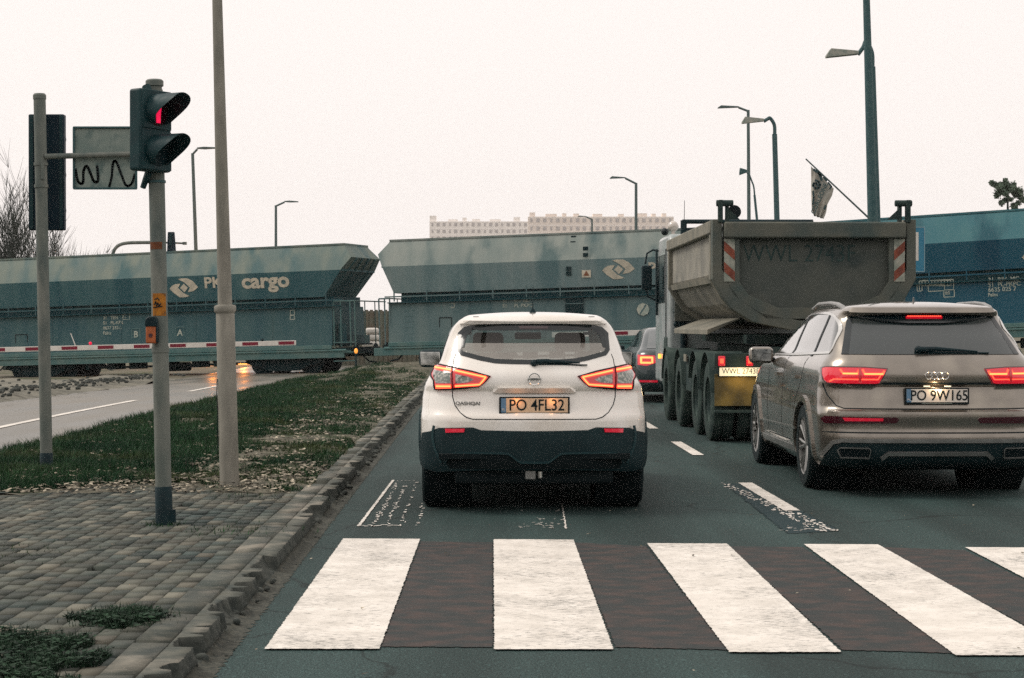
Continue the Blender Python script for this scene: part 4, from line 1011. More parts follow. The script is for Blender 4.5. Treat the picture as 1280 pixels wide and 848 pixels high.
    S.panel('diffuser', [(-.93, .25), (-.92, .35), (-.86, .47), (.86, .47), (.92, .35), (.93, .25), (.4, .23), (-.4, .23)], M['trim'], t, off=.010, depth=.02)
    S.panel('bumper_crease', [(-.95, .555), (-.9, .562), (.9, .562), (.95, .555), (.9, .55), (-.9, .55)], M['ink'], t, off=.002, depth=.003)
    pl = plate(t, (.0, -1.005, .870), .525, .112, 'PO 9W165', size=.125)
    MB().box((0, -.0085, -.0615), (.26, .002, .006)).build('dealer_line', M['inkgrey'], pl)
    for x in (-.09, .09):
        MB().box((x, -1.02, .955), (.05, .03, .01)).build('plate_lamp', mat('plate_lamp', (1, .9, .7), .5, emit=(1, .85, .6), es=.8), t)
    ldt = bpy.data.lights.new('plate_light', 'POINT'); ldt.energy = .8; ldt.color = (1, .65, .35); ldt.shadow_soft_size = .02
    lo_ = bpy.data.objects.new('plate_light', ldt); COL.objects.link(lo_); lo_.parent = t; lo_.location = (0, -1.05, .94)
    # four rings
    ez = 1.045; ey = S.P(0, ez).y - .014
    rg = MB()
    for k in range(4):
        cx = (k - 1.5) * .047
        rg.lathe([(.0265, -.003), (.030, -.006), (.0335, -.003), (.030, 0)], (cx, ey - (.002 if k % 2 else 0), ez), 'Y', 32, closed=True)
    rg.build('ring_emblem', M['chrome'], t)
    text('badge', 'TDI', .03, M['satin'], t, (-.66, S.P(S.tx(-.66, .86), .86).y - .01, .875), (PI / 2, 0, -.15), xs=1.3) if False else None
    bd = text('badge', 'e-tron', .03, M['satin'], t, (0, 0, 0)) if False else None
    # wiper
    def rp(x, z, o=.0): p = S.P(S.tx(x, z), z); n = S.N(S.tx(x, z), z); n = n if n.y < 0 else -n; return p + n * o
    m = MB(); m.tube([rp(-.15, 1.245, .03), rp(.02, 1.25, .03), rp(.38, 1.238, .018)], [.026, .02, .006], 8); m.tube([rp(-.05, 1.235, .012), rp(.48, 1.23, .012)], .006, 6); m.ball(rp(-.13, 1.25, .02), .035, 10, (1, .7, 1)); m.build('rear_wiper', M['blackp'], t)
    m = MB(); m.lathe([(.055, 0), (.05, .012), (0, .014)], (-.0, -.12, 1.668), 'Z', 16); m.tube([(0, -.12, 1.68), (0, -.13, 1.73)], [.010, .006], 8); m.build('antenna', M['satin'], t)
    # side windows
    for s in (-1, 1):
        dlo = [tuple(p) for p in catmull([(-.60, 1.225), (-.60, 1.30), (-.50, 1.44), (-.32, 1.545), (-.02, 1.59), (.5, 1.602), (1.05, 1.585), (1.55, 1.49)], 3)] + [(2.30, 1.175), (1.0, 1.185)]
        sw = S.panel('side_window', [dlo], M['privacy_side'], t, off=.002, depth=.008, mode='y', side=s, smooth=True)
        S.panel('chrome_trim', ribbon(dlo, .022), M['chrome'], sw, off=.008, depth=.012, mode='y', side=s)
        S.panel('window_pillar', [[(1.16, 1.18), (1.10, 1.59), (1.03, 1.59), (1.08, 1.18)], [(.10, 1.195), (.02, 1.595), (-.04, 1.59), (.03, 1.195)]], M['ink'], sw, off=.006, depth=.008, mode='y', side=s)
        m = MB(); zr = 1.665
        m.tube([(s * .655, -.34, 1.60), (s * .66, -.22, 1.64), (s * .665, -.05, 1.665), (s * .67, .3, 1.682), (s * .67, .9, 1.68), (s * .66, 1.25, 1.635)], [.026, .024, .022, .020, .020, .022], 10); m.build('roof_rail', M['satin'], t)
        # doors: seams and handles
        for pts in ([(1.12, 1.17), (1.13, .60), (1.08, .42)], [(.12, 1.18), (.20, .95), (.42, .75), (.50, .45)], [(2.05, 1.12), (2.10, .9), (2.0, .42)], [(.50, .40), (2.0, .40)]):
            S.panel('door_seam', [[tuple(p) for p in q] for q in stroke2(catmull(pts, 4), .010)], M['ink'], t, off=.0015, depth=.003, mode='y', side=s)
        for yy in (.32, 1.32):
            S.panel('door_handle', [(yy, 1.015), (yy + .2, 1.01), (yy + .2, .98), (yy, .985)], M['greige'], t, off=.035, depth=.035, mode='y', side=s)
        S.panel('door_sill_trim', [(.44, .36), (2.55, .36), (2.55, .30), (.44, .30)], M['satin'], t, off=.012, depth=.02, mode='y', side=s)
        S.panel('sill', [(.42, .22), (.42, .37), (2.57, .37), (2.57, .22)], M['greige'], t, off=.008, depth=.02, mode='y', side=s)
        S.panel('side_crease', [(.3, .52), (2.5, .49), (2.5, .505), (.3, .54)], M['greige'], t, off=.02, depth=.022, mode='y', side=s)
        for a in axles:
            arc = [(a + (RA + .015) * math.cos(R(q)), .38 + (RA + .015) * math.sin(R(q))) for q in range(-20, 201, 8)]
            S.panel('arch_lip', [[tuple(p) for p in q] for q in stroke2([Vector(p) for p in arc], .055)], M['greige'], t, off=.018, depth=.05, mode='y', side=s)
            wheel(t, s * .845, a, .385, .27, s, spokes=7, rr=.69)
            MB().lathe([(RA + .03, s * .50), (RA + .03, s * .93)], (0, a, .38), 'X', 30).build('wheel_housing', M['under'], t)
        mo = MB().box((s * 1.06, 2.05, 1.175), (.25, .13, .17)).build('wing_mirror', M['greige'], t, bevel=.05, seg=4)
        MB().box((s * 1.065, 1.982, 1.175), (.20, .006, .125)).build('mirror_glass', mat('mirror_glass', (.30, .31, .3), .05, 1, (.12, .13, .13), 12, 5), mo, bevel=.03, seg=3)
        MB().box((s * .94, 2.08, 1.13), (.12, .07, .04)).build('mirror_stalk', M['blackp'], mo, bevel=.01)
    m = MB(); m.box((0, 1.4, .32), (1.35, 4.4, .16)); m.build('underbody', M['under'], t, bevel=.03)
    return t, S
SUV, SS = build_suv()
# ---------------------------------------------------------------- small far cars
def build_sedan(root, rz, label, paint, glow=True):
    t = thing('parked_car', label, 'car', root, rz)
    lv = [(.20, .80, -.85, 3.3, .35, .6), (.30, .88, -1.0, 3.45, .4, .7), (.50, .90, -1.03, 3.5, .42, .8), (.70, .905, -1.02, 3.5, .42, .8), (.90, .885, -1.0, 3.35, .40, .8), (.97, .85, -.95, 3.0, .38, .7), (1.02, .80, -.80, 2.6, .34, .5), (1.15, .74, -.55, 2.2, .3, .4), (1.30, .68, -.25, 1.8, .28, .35), (1.39, .62, -.05, 1.5, .26, .3), (1.42, .56, .1, 1.35, .24, .3)]
    S = Shell(lv, .03, root, rz); cutf = lambda c, reg: reg != 'f' and abs(c.x) > .6 and any((c.y - a) ** 2 + (c.z - .32) ** 2 < .36 ** 2 for a in (0, 2.65))
    S.shell('body', paint, t, cutf, dz=.06)
    S.panel('rear_window', [(-.68, 1.03), (-.58, 1.34), (.58, 1.34), (.68, 1.03)], mat('sky_lit_glass', (.03, .035, .035), .06, spec=1, coat=1), t, off=.006, depth=.01, du=.1)
    for s in (-1, 1):
        S.panel('side_window', [(-.15, 1.05), (.25, 1.34), (1.35, 1.37), (2.2, 1.03)], M['privacy_side'], t, off=.006, depth=.01, mode='y', side=s, du=.1)
        lamp = S.panel('tail_lamp', [(s * .86, .91), (s * .55, .90), (s * .53, .76), (s * .70, .70), (s * .86, .72)], M['redlens_lit'], t, off=.008, depth=.02)
        S.panel('led_strip', [[tuple(p) for p in q] for q in stroke2([Vector(p) for p in ((s * .60, .76), (s * .60, .86), (s * .80, .86), (s * .80, .76), (s * .63, .76))], .035)], M['led_hot'], lamp, off=.012, depth=.003)
        S.panel('reflector', [(s * .84, .43), (s * .50, .43), (s * .50, .39), (s * .84, .39)], M['reflector'], t, off=.012, depth=.01)
        for a in (0, 2.65): wheel(t, s * .79, a, .32, .21, s)
        MB().box((s * 1.0, 2.0, 1.0), (.2, .1, .13)).build('wing_mirror', M['blackp'], t, bevel=.04, seg=3)
    MB().box((0, 1.2, .3), (1.2, 4, .16)).build('underbody', M['under'], t)
    return t
SED = build_sedan((3.25, 35.9, gz(3.2, 36)), .016, 'dark grey saloon car half hidden between the white car and the tipper truck', M['dark_car'])
# ---------------------------------------------------------------- tipper truck
M['tip'] = mat('grimy_grey_truck_steel', (.075, .092, .083), .62, .1, (.13, .132, .108), 2.6, 9, bump=.3, bs=14, rv=.2, c3=(.06, .085, .08), s3=1.9, bd=.01, warm=1)
M['tiplight'] = mat('dusty_light_grey_panel', (.30, .285, .24), .7, 0, (.20, .195, .17), 1.8, 8, bump=.15, bs=16, c3=(.17, .17, .15), s3=2.5, warm=1)
M['tipshade'] = mat('shaded_tailgate_sheet', (.070, .082, .074), .6, .1, (.10, .108, .094), 2.2, 9, bump=.3, bs=9, rv=.2, c3=(.045, .06, .058), s3=1.4, bd=.02, warm=1)  # slightly darkened: shade of the tailgate recess put into the colour
M['tiprail'] = mat('dusty_rail_steel', (.24, .225, .18), .7, 0, (.15, .15, .125), 3, 9, warm=1, bump=.2, bs=20)
M['chassis'] = mat('muddy_chassis', (.03, .036, .036), .8, 0, (.065, .062, .052), 4, 8, bump=.4, bs=20)
M['fender'] = mat('dusty_black_fender', (.04, .043, .04), .8, 0, (.10, .095, .08), 3, 7, bump=.2, bs=30)
M['cab'] = mat('pale_blue_white_cab', (.42, .44, .44), .4, 0, (.30, .31, .30), 3, 6, coat=.4)
M['mudflap'] = mat('ochre_mudflap', (.25, .165, .05), .75, 0, (.11, .08, .035), 3.5, 8, lo=.4, hi=.6, bump=.2, bs=20)
M['redwhite'] = None
root = (3.75, 23.7, 0); T = thing('tipper_truck', 'grimy grey four-axle tipper truck with striped tailgate panels standing in the right lane', 'truck', root, .015)
prof = [(1.27, 2.80), (1.27, 2.06), (1.15, 1.84), (1.04, 1.69), (.77, 1.52), (.30, 1.42)]
def ring(pr): return [(-a, b) for a, b in pr] + [(a, b) for a, b in pr[::-1]]
def inset(pr, d): return [(a - d, b + (0 if i == 0 else d * min(1, (2.8 - b) / .7))) for i, (a, b) in enumerate(pr)]
# body shell: side panels, floor, recessed behind frames
m = MB(); pr = inset(prof, .07); V = []; F = []
P0 = ring(pr); n = len(P0)
for y in (-.72, 4.9): V += [(a, y, b) for a, b in P0]
for i in range(n - 1): F.append((i, i + 1, n + i + 1, n + i))
P1 = ring(inset(prof, .13))
for y in (-.72, 4.9): V += [(a, y, b) for a, b in P1]
for i in range(n - 1): F.append((2 * n + i, 2 * n + i + 1, 3 * n + i + 1, 3 * n + i))
m.add(V, F); m.build('body_side', M['tiplight'], T, smooth=False)
def frame(y0, y1, d, name, mt, out=0.0):
    o = ring([(a + out, b - (out if i > 1 else 0)) for i, (a, b) in enumerate(prof)]); q = ring(inset(prof, d)); V = []; F = []; n = len(o)
    for y in (y0, y1):
        V += [(a, y, b) for a, b in o]; V += [(a, y, b) for a, b in q]
    for i in range(n - 1):
        F += [(i, i + 1, n + i + 1, n + i), (2 * n + i, 3 * n + i, 3 * n + i + 1, 2 * n + i + 1), (i, 2 * n + i, 2 * n + i + 1, i + 1), (n + i, n + i + 1, 3 * n + i + 1, 3 * n + i)]
    F += [(0, n, 3 * n, 2 * n), (n - 1, 3 * n - 1, 4 * n - 1, 2 * n - 1)]
    return MB().add(V, F).build(name, mt, T, bevel=.012, smooth=False)
frame(-.80, -.62, .12, 'rear_frame', M['tip'], .0)
frame(-.50, -.36, .06, 'side_rib', M['tiprail'], -.008)
frame(4.72, 4.9, .08, 'side_rib', M['tiprail'], -.008)
for s in (-1, 1):
    MB().box((s * 1.235, 2.14, 2.715), (.09, 5.5, .17)).build('top_rail', M['tiprail'], T, bevel=.02)
    MB().prism([(s * 1.24, 2.10), (s * 1.215, 2.02), (s * 1.19, 2.02), (s * 1.19, 2.10)], -.35, 4.7).build('side_fold', M['tiprail'], T)
    # slanting skirt plate over the wheels
    MB().prism([(s * 1.22, 1.43), (s * .80, 1.58), (s * .80, 1.56), (s * 1.22, 1.36)], .15, 4.3).build('skirt_plate', M['tiprail'], T, bevel=.006)
m = MB(); m.box((0, 4.88, 2.2), (2.3, .06, 1.3)); m.build('headboard', M['tip'], T)
# tailgate
tg = [(-1.13, 2.76), (-1.13, 2.06), (-1.02, 1.86), (-.93, 1.76), (-.68, 1.62), (-.26, 1.53)]; tg = tg + [(-a, b) for a, b in tg[::-1]]
tgo = MB().prism(tg, -.70, -.66).build('tailgate', M['tipshade'], T)
inn = [(-.93, 2.56), (.93, 2.56), (.93, 2.02), (.82, 1.86), (.45, 1.70), (-.45, 1.70), (-.82, 1.86), (-.93, 2.02)]
def framed(outer, inner, y0, y1, name, mt, par):
    V = []; F = []; n = len(inner)
    for y in (y0, y1): V += [(a, y, b) for a, b in outer] + [(a, y, b) for a, b in inner]
    for i in range(n):
        j = (i + 1) % n; F += [(i, j, n + j, n + i), (2 * n + i, 3 * n + i, 3 * n + j, 2 * n + j), (n + i, n + j, 3 * n + j, 3 * n + i), (i, 2 * n + i, 2 * n + j, j)]
    return MB().add(V, F).build(name, mt, par, bevel=.012, smooth=False)
outr = [(-1.12, 2.58), (1.12, 2.58), (1.12, 2.06), (1.0, 1.84), (.60, 1.56), (-.60, 1.56), (-1.0, 1.84), (-1.12, 2.06)]
framed(outr, inn, -.80, -.70, 'tailgate_frame', M['tip'], tgo)
MB().box((0, -.80, 2.665), (2.26, .16, .20)).build('top_beam', M['tip'], tgo, bevel=.02)
text('painted_number', 'WWL 2743F', .31, mat('faded_dark_lettering', (.026, .036, .034), .7, 0, (.055, .066, .06), 6, 6), tgo, (-.17, -.7025, 2.37), (PI / 2, 0, 0), ext=.001, xs=.86, bold=-.002)
for s in (-1, 1):
    x = s * 1.06
    pn = MB().box((x, -.806, 2.29), (.135, .008, .53)).build('striped_panel', mat('dirty_white_panel', (.40, .37, .31), .7, 0, (.26, .24, .2), 12, 7), tgo)
    m = MB()
    for k in (0, 1, 2):
        zb = 2.53 - .26 * k; sl = -s
        poly = [(x - .0665, zb - .0 - (.09 if s < 0 else -.03) * 1), (x + .0665, zb - (-.03 if s < 0 else .09)), (x + .0665, zb - (.10 if s < 0 else .22)), (x - .0665, zb - (.22 if s < 0 else .10))]
        if s < 0: poly = [(x - .0665, zb), (x + .0665, zb - .12), (x + .0665, zb - .24), (x - .0665, zb - .12)]
        else: poly = [(x - .0665, zb - .12), (x + .0665, zb), (x + .0665, zb - .12), (x - .0665, zb - .24)]
        poly = [(a, min(2.553, max(2.028, b))) for a, b in poly]
        if k < 2: m.prism(poly, -.8125, -.8105)
    m.build('stripe', mat('faded_red_stripe', (.26, .075, .045), .7, 0, (.15, .05, .035), 14, 7), pn)
    # hinge tower
    q = s * 1.17; m = MB(); m.box((q - s * .0, -.78, 2.90), (.055, .10, .28)); m.box((q - s * .09, -.72, 2.88), (.04, .10, .24)); m.tube([(q - s * .16, -.78, 3.0), (q + s * .05, -.78, 3.0)], .04, 14)
    m.prism([(q - s * .06, 2.80), (q - s * .25, 2.80), (q - s * .09, 2.95)], -.75, -.735); m.build('tailgate_hinge', M['chassis'], tgo, bevel=.006)
MB().lathe([(0, -.012), (.085, -.012), (.085, .012), (0, .012)], (-.98, -.66, 2.90), 'Y', 20).build('hinge_disc', M['ink'], tgo)
# chassis and axles
m = MB()
for s in (-1, 1): m.box((s * .42, 2.8, 1.08), (.09, 7.2, .26))
for y in (-.7, .7, 2.3, 4.4, 6): m.box((0, y, 1.08), (.85, .12, .2))
for y in (0, 1.37, 3.35, 5.2): m.tube([(-1, y, .52), (1, y, .52)], .09, 10)
for y in (0, 1.37): m.ball((0, y, .56), .26, 12)
m.box((0, 2.3, 1.3), (1.5, 4.8, .12)); m.build('chassis_frame', M['chassis'], T, bevel=.01)
m = MB(); m.box((-1.0, 2.4, .80), (.42, .7, .5)); m.tube([(-1.05, 2.9, .75), (-1.05, 3.0, .95)], .03, 8); m.build('fuel_tank', M['chassis'], T, bevel=.05, seg=3)
MB().box((-1.24, 2.55, 1.02), (.02, .30, .10)).build('side_plate', M['tiprail'], T)
m = MB(); m.box((-1.16, 2.35, .62), (.06, .5, .10)); m.box((-1.12, 2.0, .55), (.05, .06, .3)); m.build('side_bracket', M['fender'], T, bevel=.01)
for i, y in enumerate((0, 1.37, 3.35, 5.2)):
    for s in (-1, 1):
        w = MB().lathe([(0, -.03), (.06, -.03), (.06, .03), (0, .03)], (0, 0, 0), 'X', 12).build('wheel', M['under'], T); w.location = (s * 1.09, y, .52)
        dual = i < 2
        for dx, wd in (((0, .28), (-s * .33, .28)) if dual else ((0, .32),)):
            pr = [(.30, -wd / 2), (.48, -wd / 2), (.512, -wd * .42), (.52, -wd * .3), (.52, -wd * .08), (.508, -wd * .06), (.508, wd * .06), (.52, wd * .08), (.52, wd * .3), (.512, wd * .42), (.48, wd / 2), (.42, wd * .52), (.34, wd * .5), (.30, wd / 2)]
            MB().lathe(pr, (dx, 0, 0), 'X', 40, closed=True).build('tyre', M['dusty_rubber'], w, ang=40)
        o = .12 if dual else -.02
        q = MB(); q.lathe([(.31, s * .13), (.29, s * .10), (.27, s * (.13 - o) * .2), (.15, -s * .02 * o), (.13, s * .05), (.10, s * .09), (0, s * .09)], (0, 0, 0), 'X', 30)
        for k in range(10): a = k * PI / 5; q.tube([(s * -.01, .2 * math.cos(a), .2 * math.sin(a)), (s * .035, .2 * math.cos(a), .2 * math.sin(a))], .016, 6)
        q.build('rim', M['fender'], w)
        # mudguard hoop
        V = []; F = []; nn = 18; a0, a1 = (8, 172) if i != 1 else (20, 172)
        for k in range(nn + 1):
            a = R(a0 + (a1 - a0) * k / nn)
            for rr in (.60, .585):
                for xx in (.80, 1.27): V.append((s * xx, y + rr * math.cos(a), .55 + rr * math.sin(a)))
        for k in range(nn):
            b = k * 4; F += [(b, b + 1, b + 5, b + 4), (b + 2, b + 6, b + 7, b + 3), (b + 1, b + 3, b + 7, b + 5), (b, b + 4, b + 6, b + 2)]
        MB().add(V, F).build('mudguard', M['fender'], T)
# rear lights, number plate, mudflaps
for s in (-1, 1):
    MB().box((s * .90, -.62, .70 - .03), (.64, .02, .40)).build('mudflap', M['mudflap'], T, bevel=.004)
    MB().box((s * .90, -.60, .40), (.64, .05, .035)).build('flap_bar', M['fender'], T, bevel=.004)
    MB().box((s * .90, -.64, 1.04), (.66, .06, .19)).build('lamp_bar', M['chassis'], T, bevel=.01)
    for dx in (-.26, .09):
        lp = MB().box((s * .88 + dx, -.685, 1.035), (.085, .05, .125)).build('tail_lamp', M['redlens_lit'], T, bevel=.01)
        MB().box((s * .88 + dx, -.713, 1.035), (.045, .008, .06)).build('bulb', M['led'], lp, bevel=.01)
pf = MB().box((-.90, -.655, .90), (.56, .02, .125)).build('plate_frame', M['ink'], T)
MB().box((-.90, -.668, .90), (.53, .006, .105)).build('number_plate', mat('self_lit_truck_plate', (.8, .75, .6), .5, emit=(1, .87, .55), es=.5), pf)  # plate glows by itself to add to its lamp's light
text('registration', 'WWL 2743F', .10, M['ink'], pf, (-.90, -.672, .905), xs=.88, bold=-.0008)
ldt = bpy.data.lights.new('plate_light', 'POINT'); ldt.energy = 1.6; ldt.color = (1, .68, .3); ldt.shadow_soft_size = .05
lo_ = bpy.data.objects.new('plate_light', ldt); COL.objects.link(lo_); lo_.parent = T; lo_.location = (-.9, -.82, .86)
# cab
cabp = [(5.05, 1.0), (5.05, 2.78), (5.2, 2.92), (6.7, 2.92), (7.1, 2.5), (7.35, 1.75), (7.38, .55), (5.95, .55), (5.9, .95), (5.75, 1.15)]
cb = MB().prism(cabp, -1.22, 1.22, 'X').build('cab', M['cab'], T, bevel=.06, seg=3)
for s in (-1, 1):
    MB().prism([(5.75, 1.85), (5.75, 2.62), (6.65, 2.62), (7.0, 1.85)], s * 1.222, s * 1.23, 'X').build('cab_window', M['frit'], cb)
    MB().box((s * 1.225, 5.5, 1.9), (.02, .02, 1.6)).build('door_seam', M['ink'], cb)
    MB().prism([(5.3, .95), (5.3, 1.3), (5.7, 1.3), (5.95, .55), (5.6, .45)], s * 1.05, s * 1.24, 'X').build('cab_step', M['fender'], T, bevel=.02)
MB().box((-1.245, 6.9, 2.2), (.03, .12, 1.1)).build('grab_rail_panel', M['blackp'], cb, bevel=.01)
m = MB(); m.tube([(-1.2, 6.95, 2.72), (-1.30, 6.95, 2.74), (-1.40, 6.95, 2.68), (-1.43, 6.95, 2.5)], .016, 8); m.tube([(-1.42, 6.95, 2.1), (-1.38, 6.95, 1.96), (-1.25, 6.95, 1.90)], .018, 8); m.build('mirror_arm', M['blackp'], T)
MB().box((-1.405, 6.95, 2.28), (.17, .10, .40)).build('wing_mirror', M['blackp'], T, bevel=.025, seg=3)
m = MB(); m.box((-1.19, 6.2, 1.2), (.02, .05, .3)); m.box((-1.245, 6.4, .98), (.03, .09, .07)); m.build('side_marker', M['orange_lamp'], T)
m = MB(); m.ball((-1.10, 5.6, 3.06), .085, 12); m.tube([(-1.10, 5.6, 2.9), (-1.10, 5.6, 3.0)], .03, 8); m.build('beacon', mat('pale_beacon', (.55, .5, .45), .2, coat=1), T)
MB().ball((-1.22, 5.75, 2.98), .06, 10, (1, 1.8, 1)).build('air_horn', M['ink'], T)
m = MB(); m.tube([(-1.0, 5.0, .9), (-1.0, 5.0, 3.12)], .05, 12); m.tube([(-1.06, 4.98, 1.4), (-1.06, 4.98, 2.6)], .03, 8); m.tube([(-1.12, 5.0, 1.5), (-1.12, 5.0, 2.55)], .02, 8)
for z in (1.5, 1.7, 1.9, 2.1, 2.3, 2.5): m.ball((-1.12, 5.0, z), .04, 8)
m.build('air_pipe', M['blackp'], T)
m = MB(); m.tube([(-1.02, 5.0, 3.10), (1.02, 5.0, 3.10)], .035, 8); m.tube([(-1.0, 5.02, 2.98), (1.0, 5.02, 2.98)], .022, 8); m.tube([(1.0, 5.0, 2.7), (1.0, 5.0, 3.1)], .035, 8); m.build('tarpaulin_roller', M['blackp'], T)
MB().tube([(-.96, 5.3, 2.9), (-.955, 5.3, 3.45)], [.006, .004], 6).build('antenna', M['ink'], T)
# ---------------------------------------------------------------- freight train
def train_mat(nm, a, b, c):
    return mat(nm, a, .6, .0, b, 1.6, 10, lo=.40, hi=.68, bump=.25, bs=3, bd=.03, c3=c, s3=1.1, rv=.15, stretch=(1.1, 1, .22), spec=.25)
TM = [dict(up=train_mat('lit_faded_grey_hopper_top', (.15, .155, .14), (.24, .215, .175), (.085, .12, .12)), mid=train_mat('teal_hopper_paint', (.055, .105, .115), (.095, .14, .14), (.035, .085, .098)), low=train_mat('teal_hopper_side', (.052, .092, .10), (.095, .125, .122), (.034, .075, .087)), let=.30),  # upper sheets paler: light on the up-facing slopes put into their colour
      dict(up=train_mat('lit_pale_grey_hopper_top', (.23, .22, .20), (.30, .28, .25), (.13, .14, .135)), mid=train_mat('grey_blue_hopper_paint', (.19, .225, .225), (.26, .275, .265), (.14, .175, .18)), low=train_mat('grey_teal_hopper_side', (.13, .155, .155), (.19, .20, .19), (.09, .12, .125)), let=.24),
      dict(up=train_mat('lit_blue_hopper_top', (.05, .13, .15), (.08, .155, .165), (.025, .08, .10)), mid=train_mat('deep_blue_hopper_paint', (.012, .075, .115), (.025, .09, .125), (.008, .055, .09)), low=train_mat('deep_blue_hopper_side', (.012, .072, .108), (.025, .085, .118), (.008, .055, .088)), let=.45)]
M['twalk'] = mat('dark_walkway_steel', (.012, .05, .06), .7, 0, (.025, .065, .07), 3)
M['tsill'] = mat('pale_teal_sill', (.09, .15, .145), .6, 0, (.16, .19, .17), 2, 7)
M['tdark'] = mat('dark_running_gear', (.006, .02, .024), .8, 0, (.014, .03, .032), 4)
M['logo'] = mat('faded_cream_lettering', (.62, .55, .43), .7, 0, (.45, .42, .34), 5, 6)
M['letter'] = mat('small_cream_lettering', (.48, .48, .40), .7, 0, (.30, .34, .30), 6, 7)
M['letter_dim'] = mat('dim_lettering', (.16, .21, .20), .7, 0, (.11, .16, .155), 5, 7)
WG = [(-30, 327, 67.6, 447, 305, 62.8), (478, 302, 62.3, 1003, 281, 59.0), (1011, 280.5, 58.8, 1600, 241.5, 52.9)]
LB = ['teal hopper wagon behind the lowered barrier, cream logo and lettering behind the lamp post', 'faded grey hopper wagon behind the white car, between two couplings', 'deep blue hopper wagon at the right behind the brown-grey car and blue sign']
TOP = 4.4
def wagon(i):
    x0, y0, Y0, x1, y1, Y1 = WG[i]; A = px(x0, y0, Y0); B = px(x1, y1, Y1); d = B - A; Lh = Vector((d.x, d.y)).length; H = Lh / 2; mid = (A + B) / 2; yaw = math.atan2(d.y, d.x); sl = math.atan2(d.z, Lh)
    t = thing('hopper_wagon', LB[i], 'freight wagon', (mid.x, mid.y, mid.z - TOP), yaw, 'hopper wagons of the passing train'); t.rotation_euler = (0, -sl, yaw)
    # the given points lie on the near side of the top edge: shift so that the near top edge (y=-1.05) falls there
    t.location += Matrix.Rotation(yaw, 3, 'Z') @ Vector((0, 1.05, 0))
    def loc(x, y, yy=-1.45):
        """photo pixel -> wagon x, z on the side plane"""
        iM = (Matrix.Translation(t.location) @ t.rotation_euler.to_matrix().to_4x4()).inverted(); o = iM @ Vector((0, 0, CH)); p = iM @ px(x, y, 50); dd = p - o; k = (yy - o.y) / dd.y; q = o + dd * k; return q.x, q.z
    m3 = TM[i]; e = H - .02
    lev = [(2.62, e - 1.02, 1.36), (3.52, e - .32, 1.50)]; lev2 = [(3.52, e - .32, 1.50), (3.95, e, 1.28), (4.32, e - .32, 1.08), (4.40, e - .36, 1.02)]
    def loft(lv, cap):
        V = []; F = []
        for z, xx, yy in lv:
            xl_ = {2.62: e - .55, 3.52: e - .2}.get(z, xx) if z < 3.6 else xx
            V += [(-xl_, -yy, z), (xx, -yy, z), (xx, yy, z), (-xl_, yy, z)]
        for a in range(len(lv) - 1):
            for b in range(4): F.append((a * 4 + b, a * 4 + (b + 1) % 4, a * 4 + 4 + (b + 1) % 4, a * 4 + 4 + b))
        if cap: F.append((0, 3, 2, 1))
        return MB().add(V, F)
    lo = loft(lev, True).build('hopper', m3['mid'], t, ang=15)
    # subdivide lengthways so the sheet reads as plates: ribs
    m = loft(lev2, False); V0 = len(m.v); m.build('hopper_top', m3['up'], t, ang=15)
    m = MB()
    for s in (-1, 1): m.box((0, s * 1.03, 4.415), (2 * e - .7, .06, .06))
    for s in (-1, 1): m.box((s * (e - .37), 0, 4.415), (.06, 2.05, .06))
    m.build('top_rim', m3['up'], t)
    for k in range(1, 8):                                         # plate joints as raised weld strips
        m = MB(); xx = -e + 2 * e * k / 8 + random.uniform(-.1, .1)
        if abs(xx) < e - .5: m.add([(xx - .015, -1.362, 2.64), (xx + .015, -1.362, 2.64), (xx + .015, -1.508, 3.52), (xx - .015, -1.508, 3.52), (xx - .015, -1.345, 2.64), (xx + .015, -1.345, 2.64), (xx + .015, -1.49, 3.52), (xx - .015, -1.49, 3.52)], [(0, 1, 2, 3), (0, 3, 7, 4), (1, 5, 6, 2), (3, 2, 6, 7), (0, 4, 5, 1)]); m.build('weld_seam', m3['mid'], lo)
    # end slope ribs
    for s in (-1, 1):
        m = MB()
        for yy in (-.9, -.3, .3, .9): m.tube([(s * (e - (.98 if s > 0 else .56)), yy, 2.7), (s * (e - (.31 if s > 0 else .19)), yy, 3.52), (s * (e + .01), yy * .9, 3.93)], .035, 6)
        m.box((s * (e - (.33 if s > 0 else .21)), 0, 3.52), (.08, 2.9, .07)); m.build('end_rib', m3['mid'], t)
    # ledge, walkway and handrail
    m = MB(); m.box((0, 0, 2.45), (2 * e - 1.5, 2.3, .36)); m.box((0, -1.38, 2.30), (2 * e - .7, .22, .035)); m.build('walkway', M['twalk'], t)
    m = MB(); zr = 2.50
    m.box((0, -1.52, zr), (2 * e - .55, .03, .045))
    k = -e + .6
    while k < e - .4: m.box((k, -1.50, 2.52), (.035, .05, .36)); k += 1.14
    m.build('handrail', m3['low'], t)
    xl, xr = -e + .35, e - (.72 if i == 0 else .9)
    lb = MB(); lb.add(*(lambda z0, z1, y0_, y1_: ([(xl, -y0_, z0), (xr, -y0_, z0), (xr, y0_, z0), (xl, y0_, z0), (xl, -y1_, z1), (xr, -y1_, z1), (xr, y1_, z1), (xl, y1_, z1)], [(0, 3, 2, 1), (4, 5, 6, 7), (0, 1, 5, 4), (1, 2, 6, 5), (2, 3, 7, 6), (3, 0, 4, 7)]))(.95, 2.30, 1.44, 1.34))
    lbo = lb.build('lower_body', m3['low'], t, ang=15)
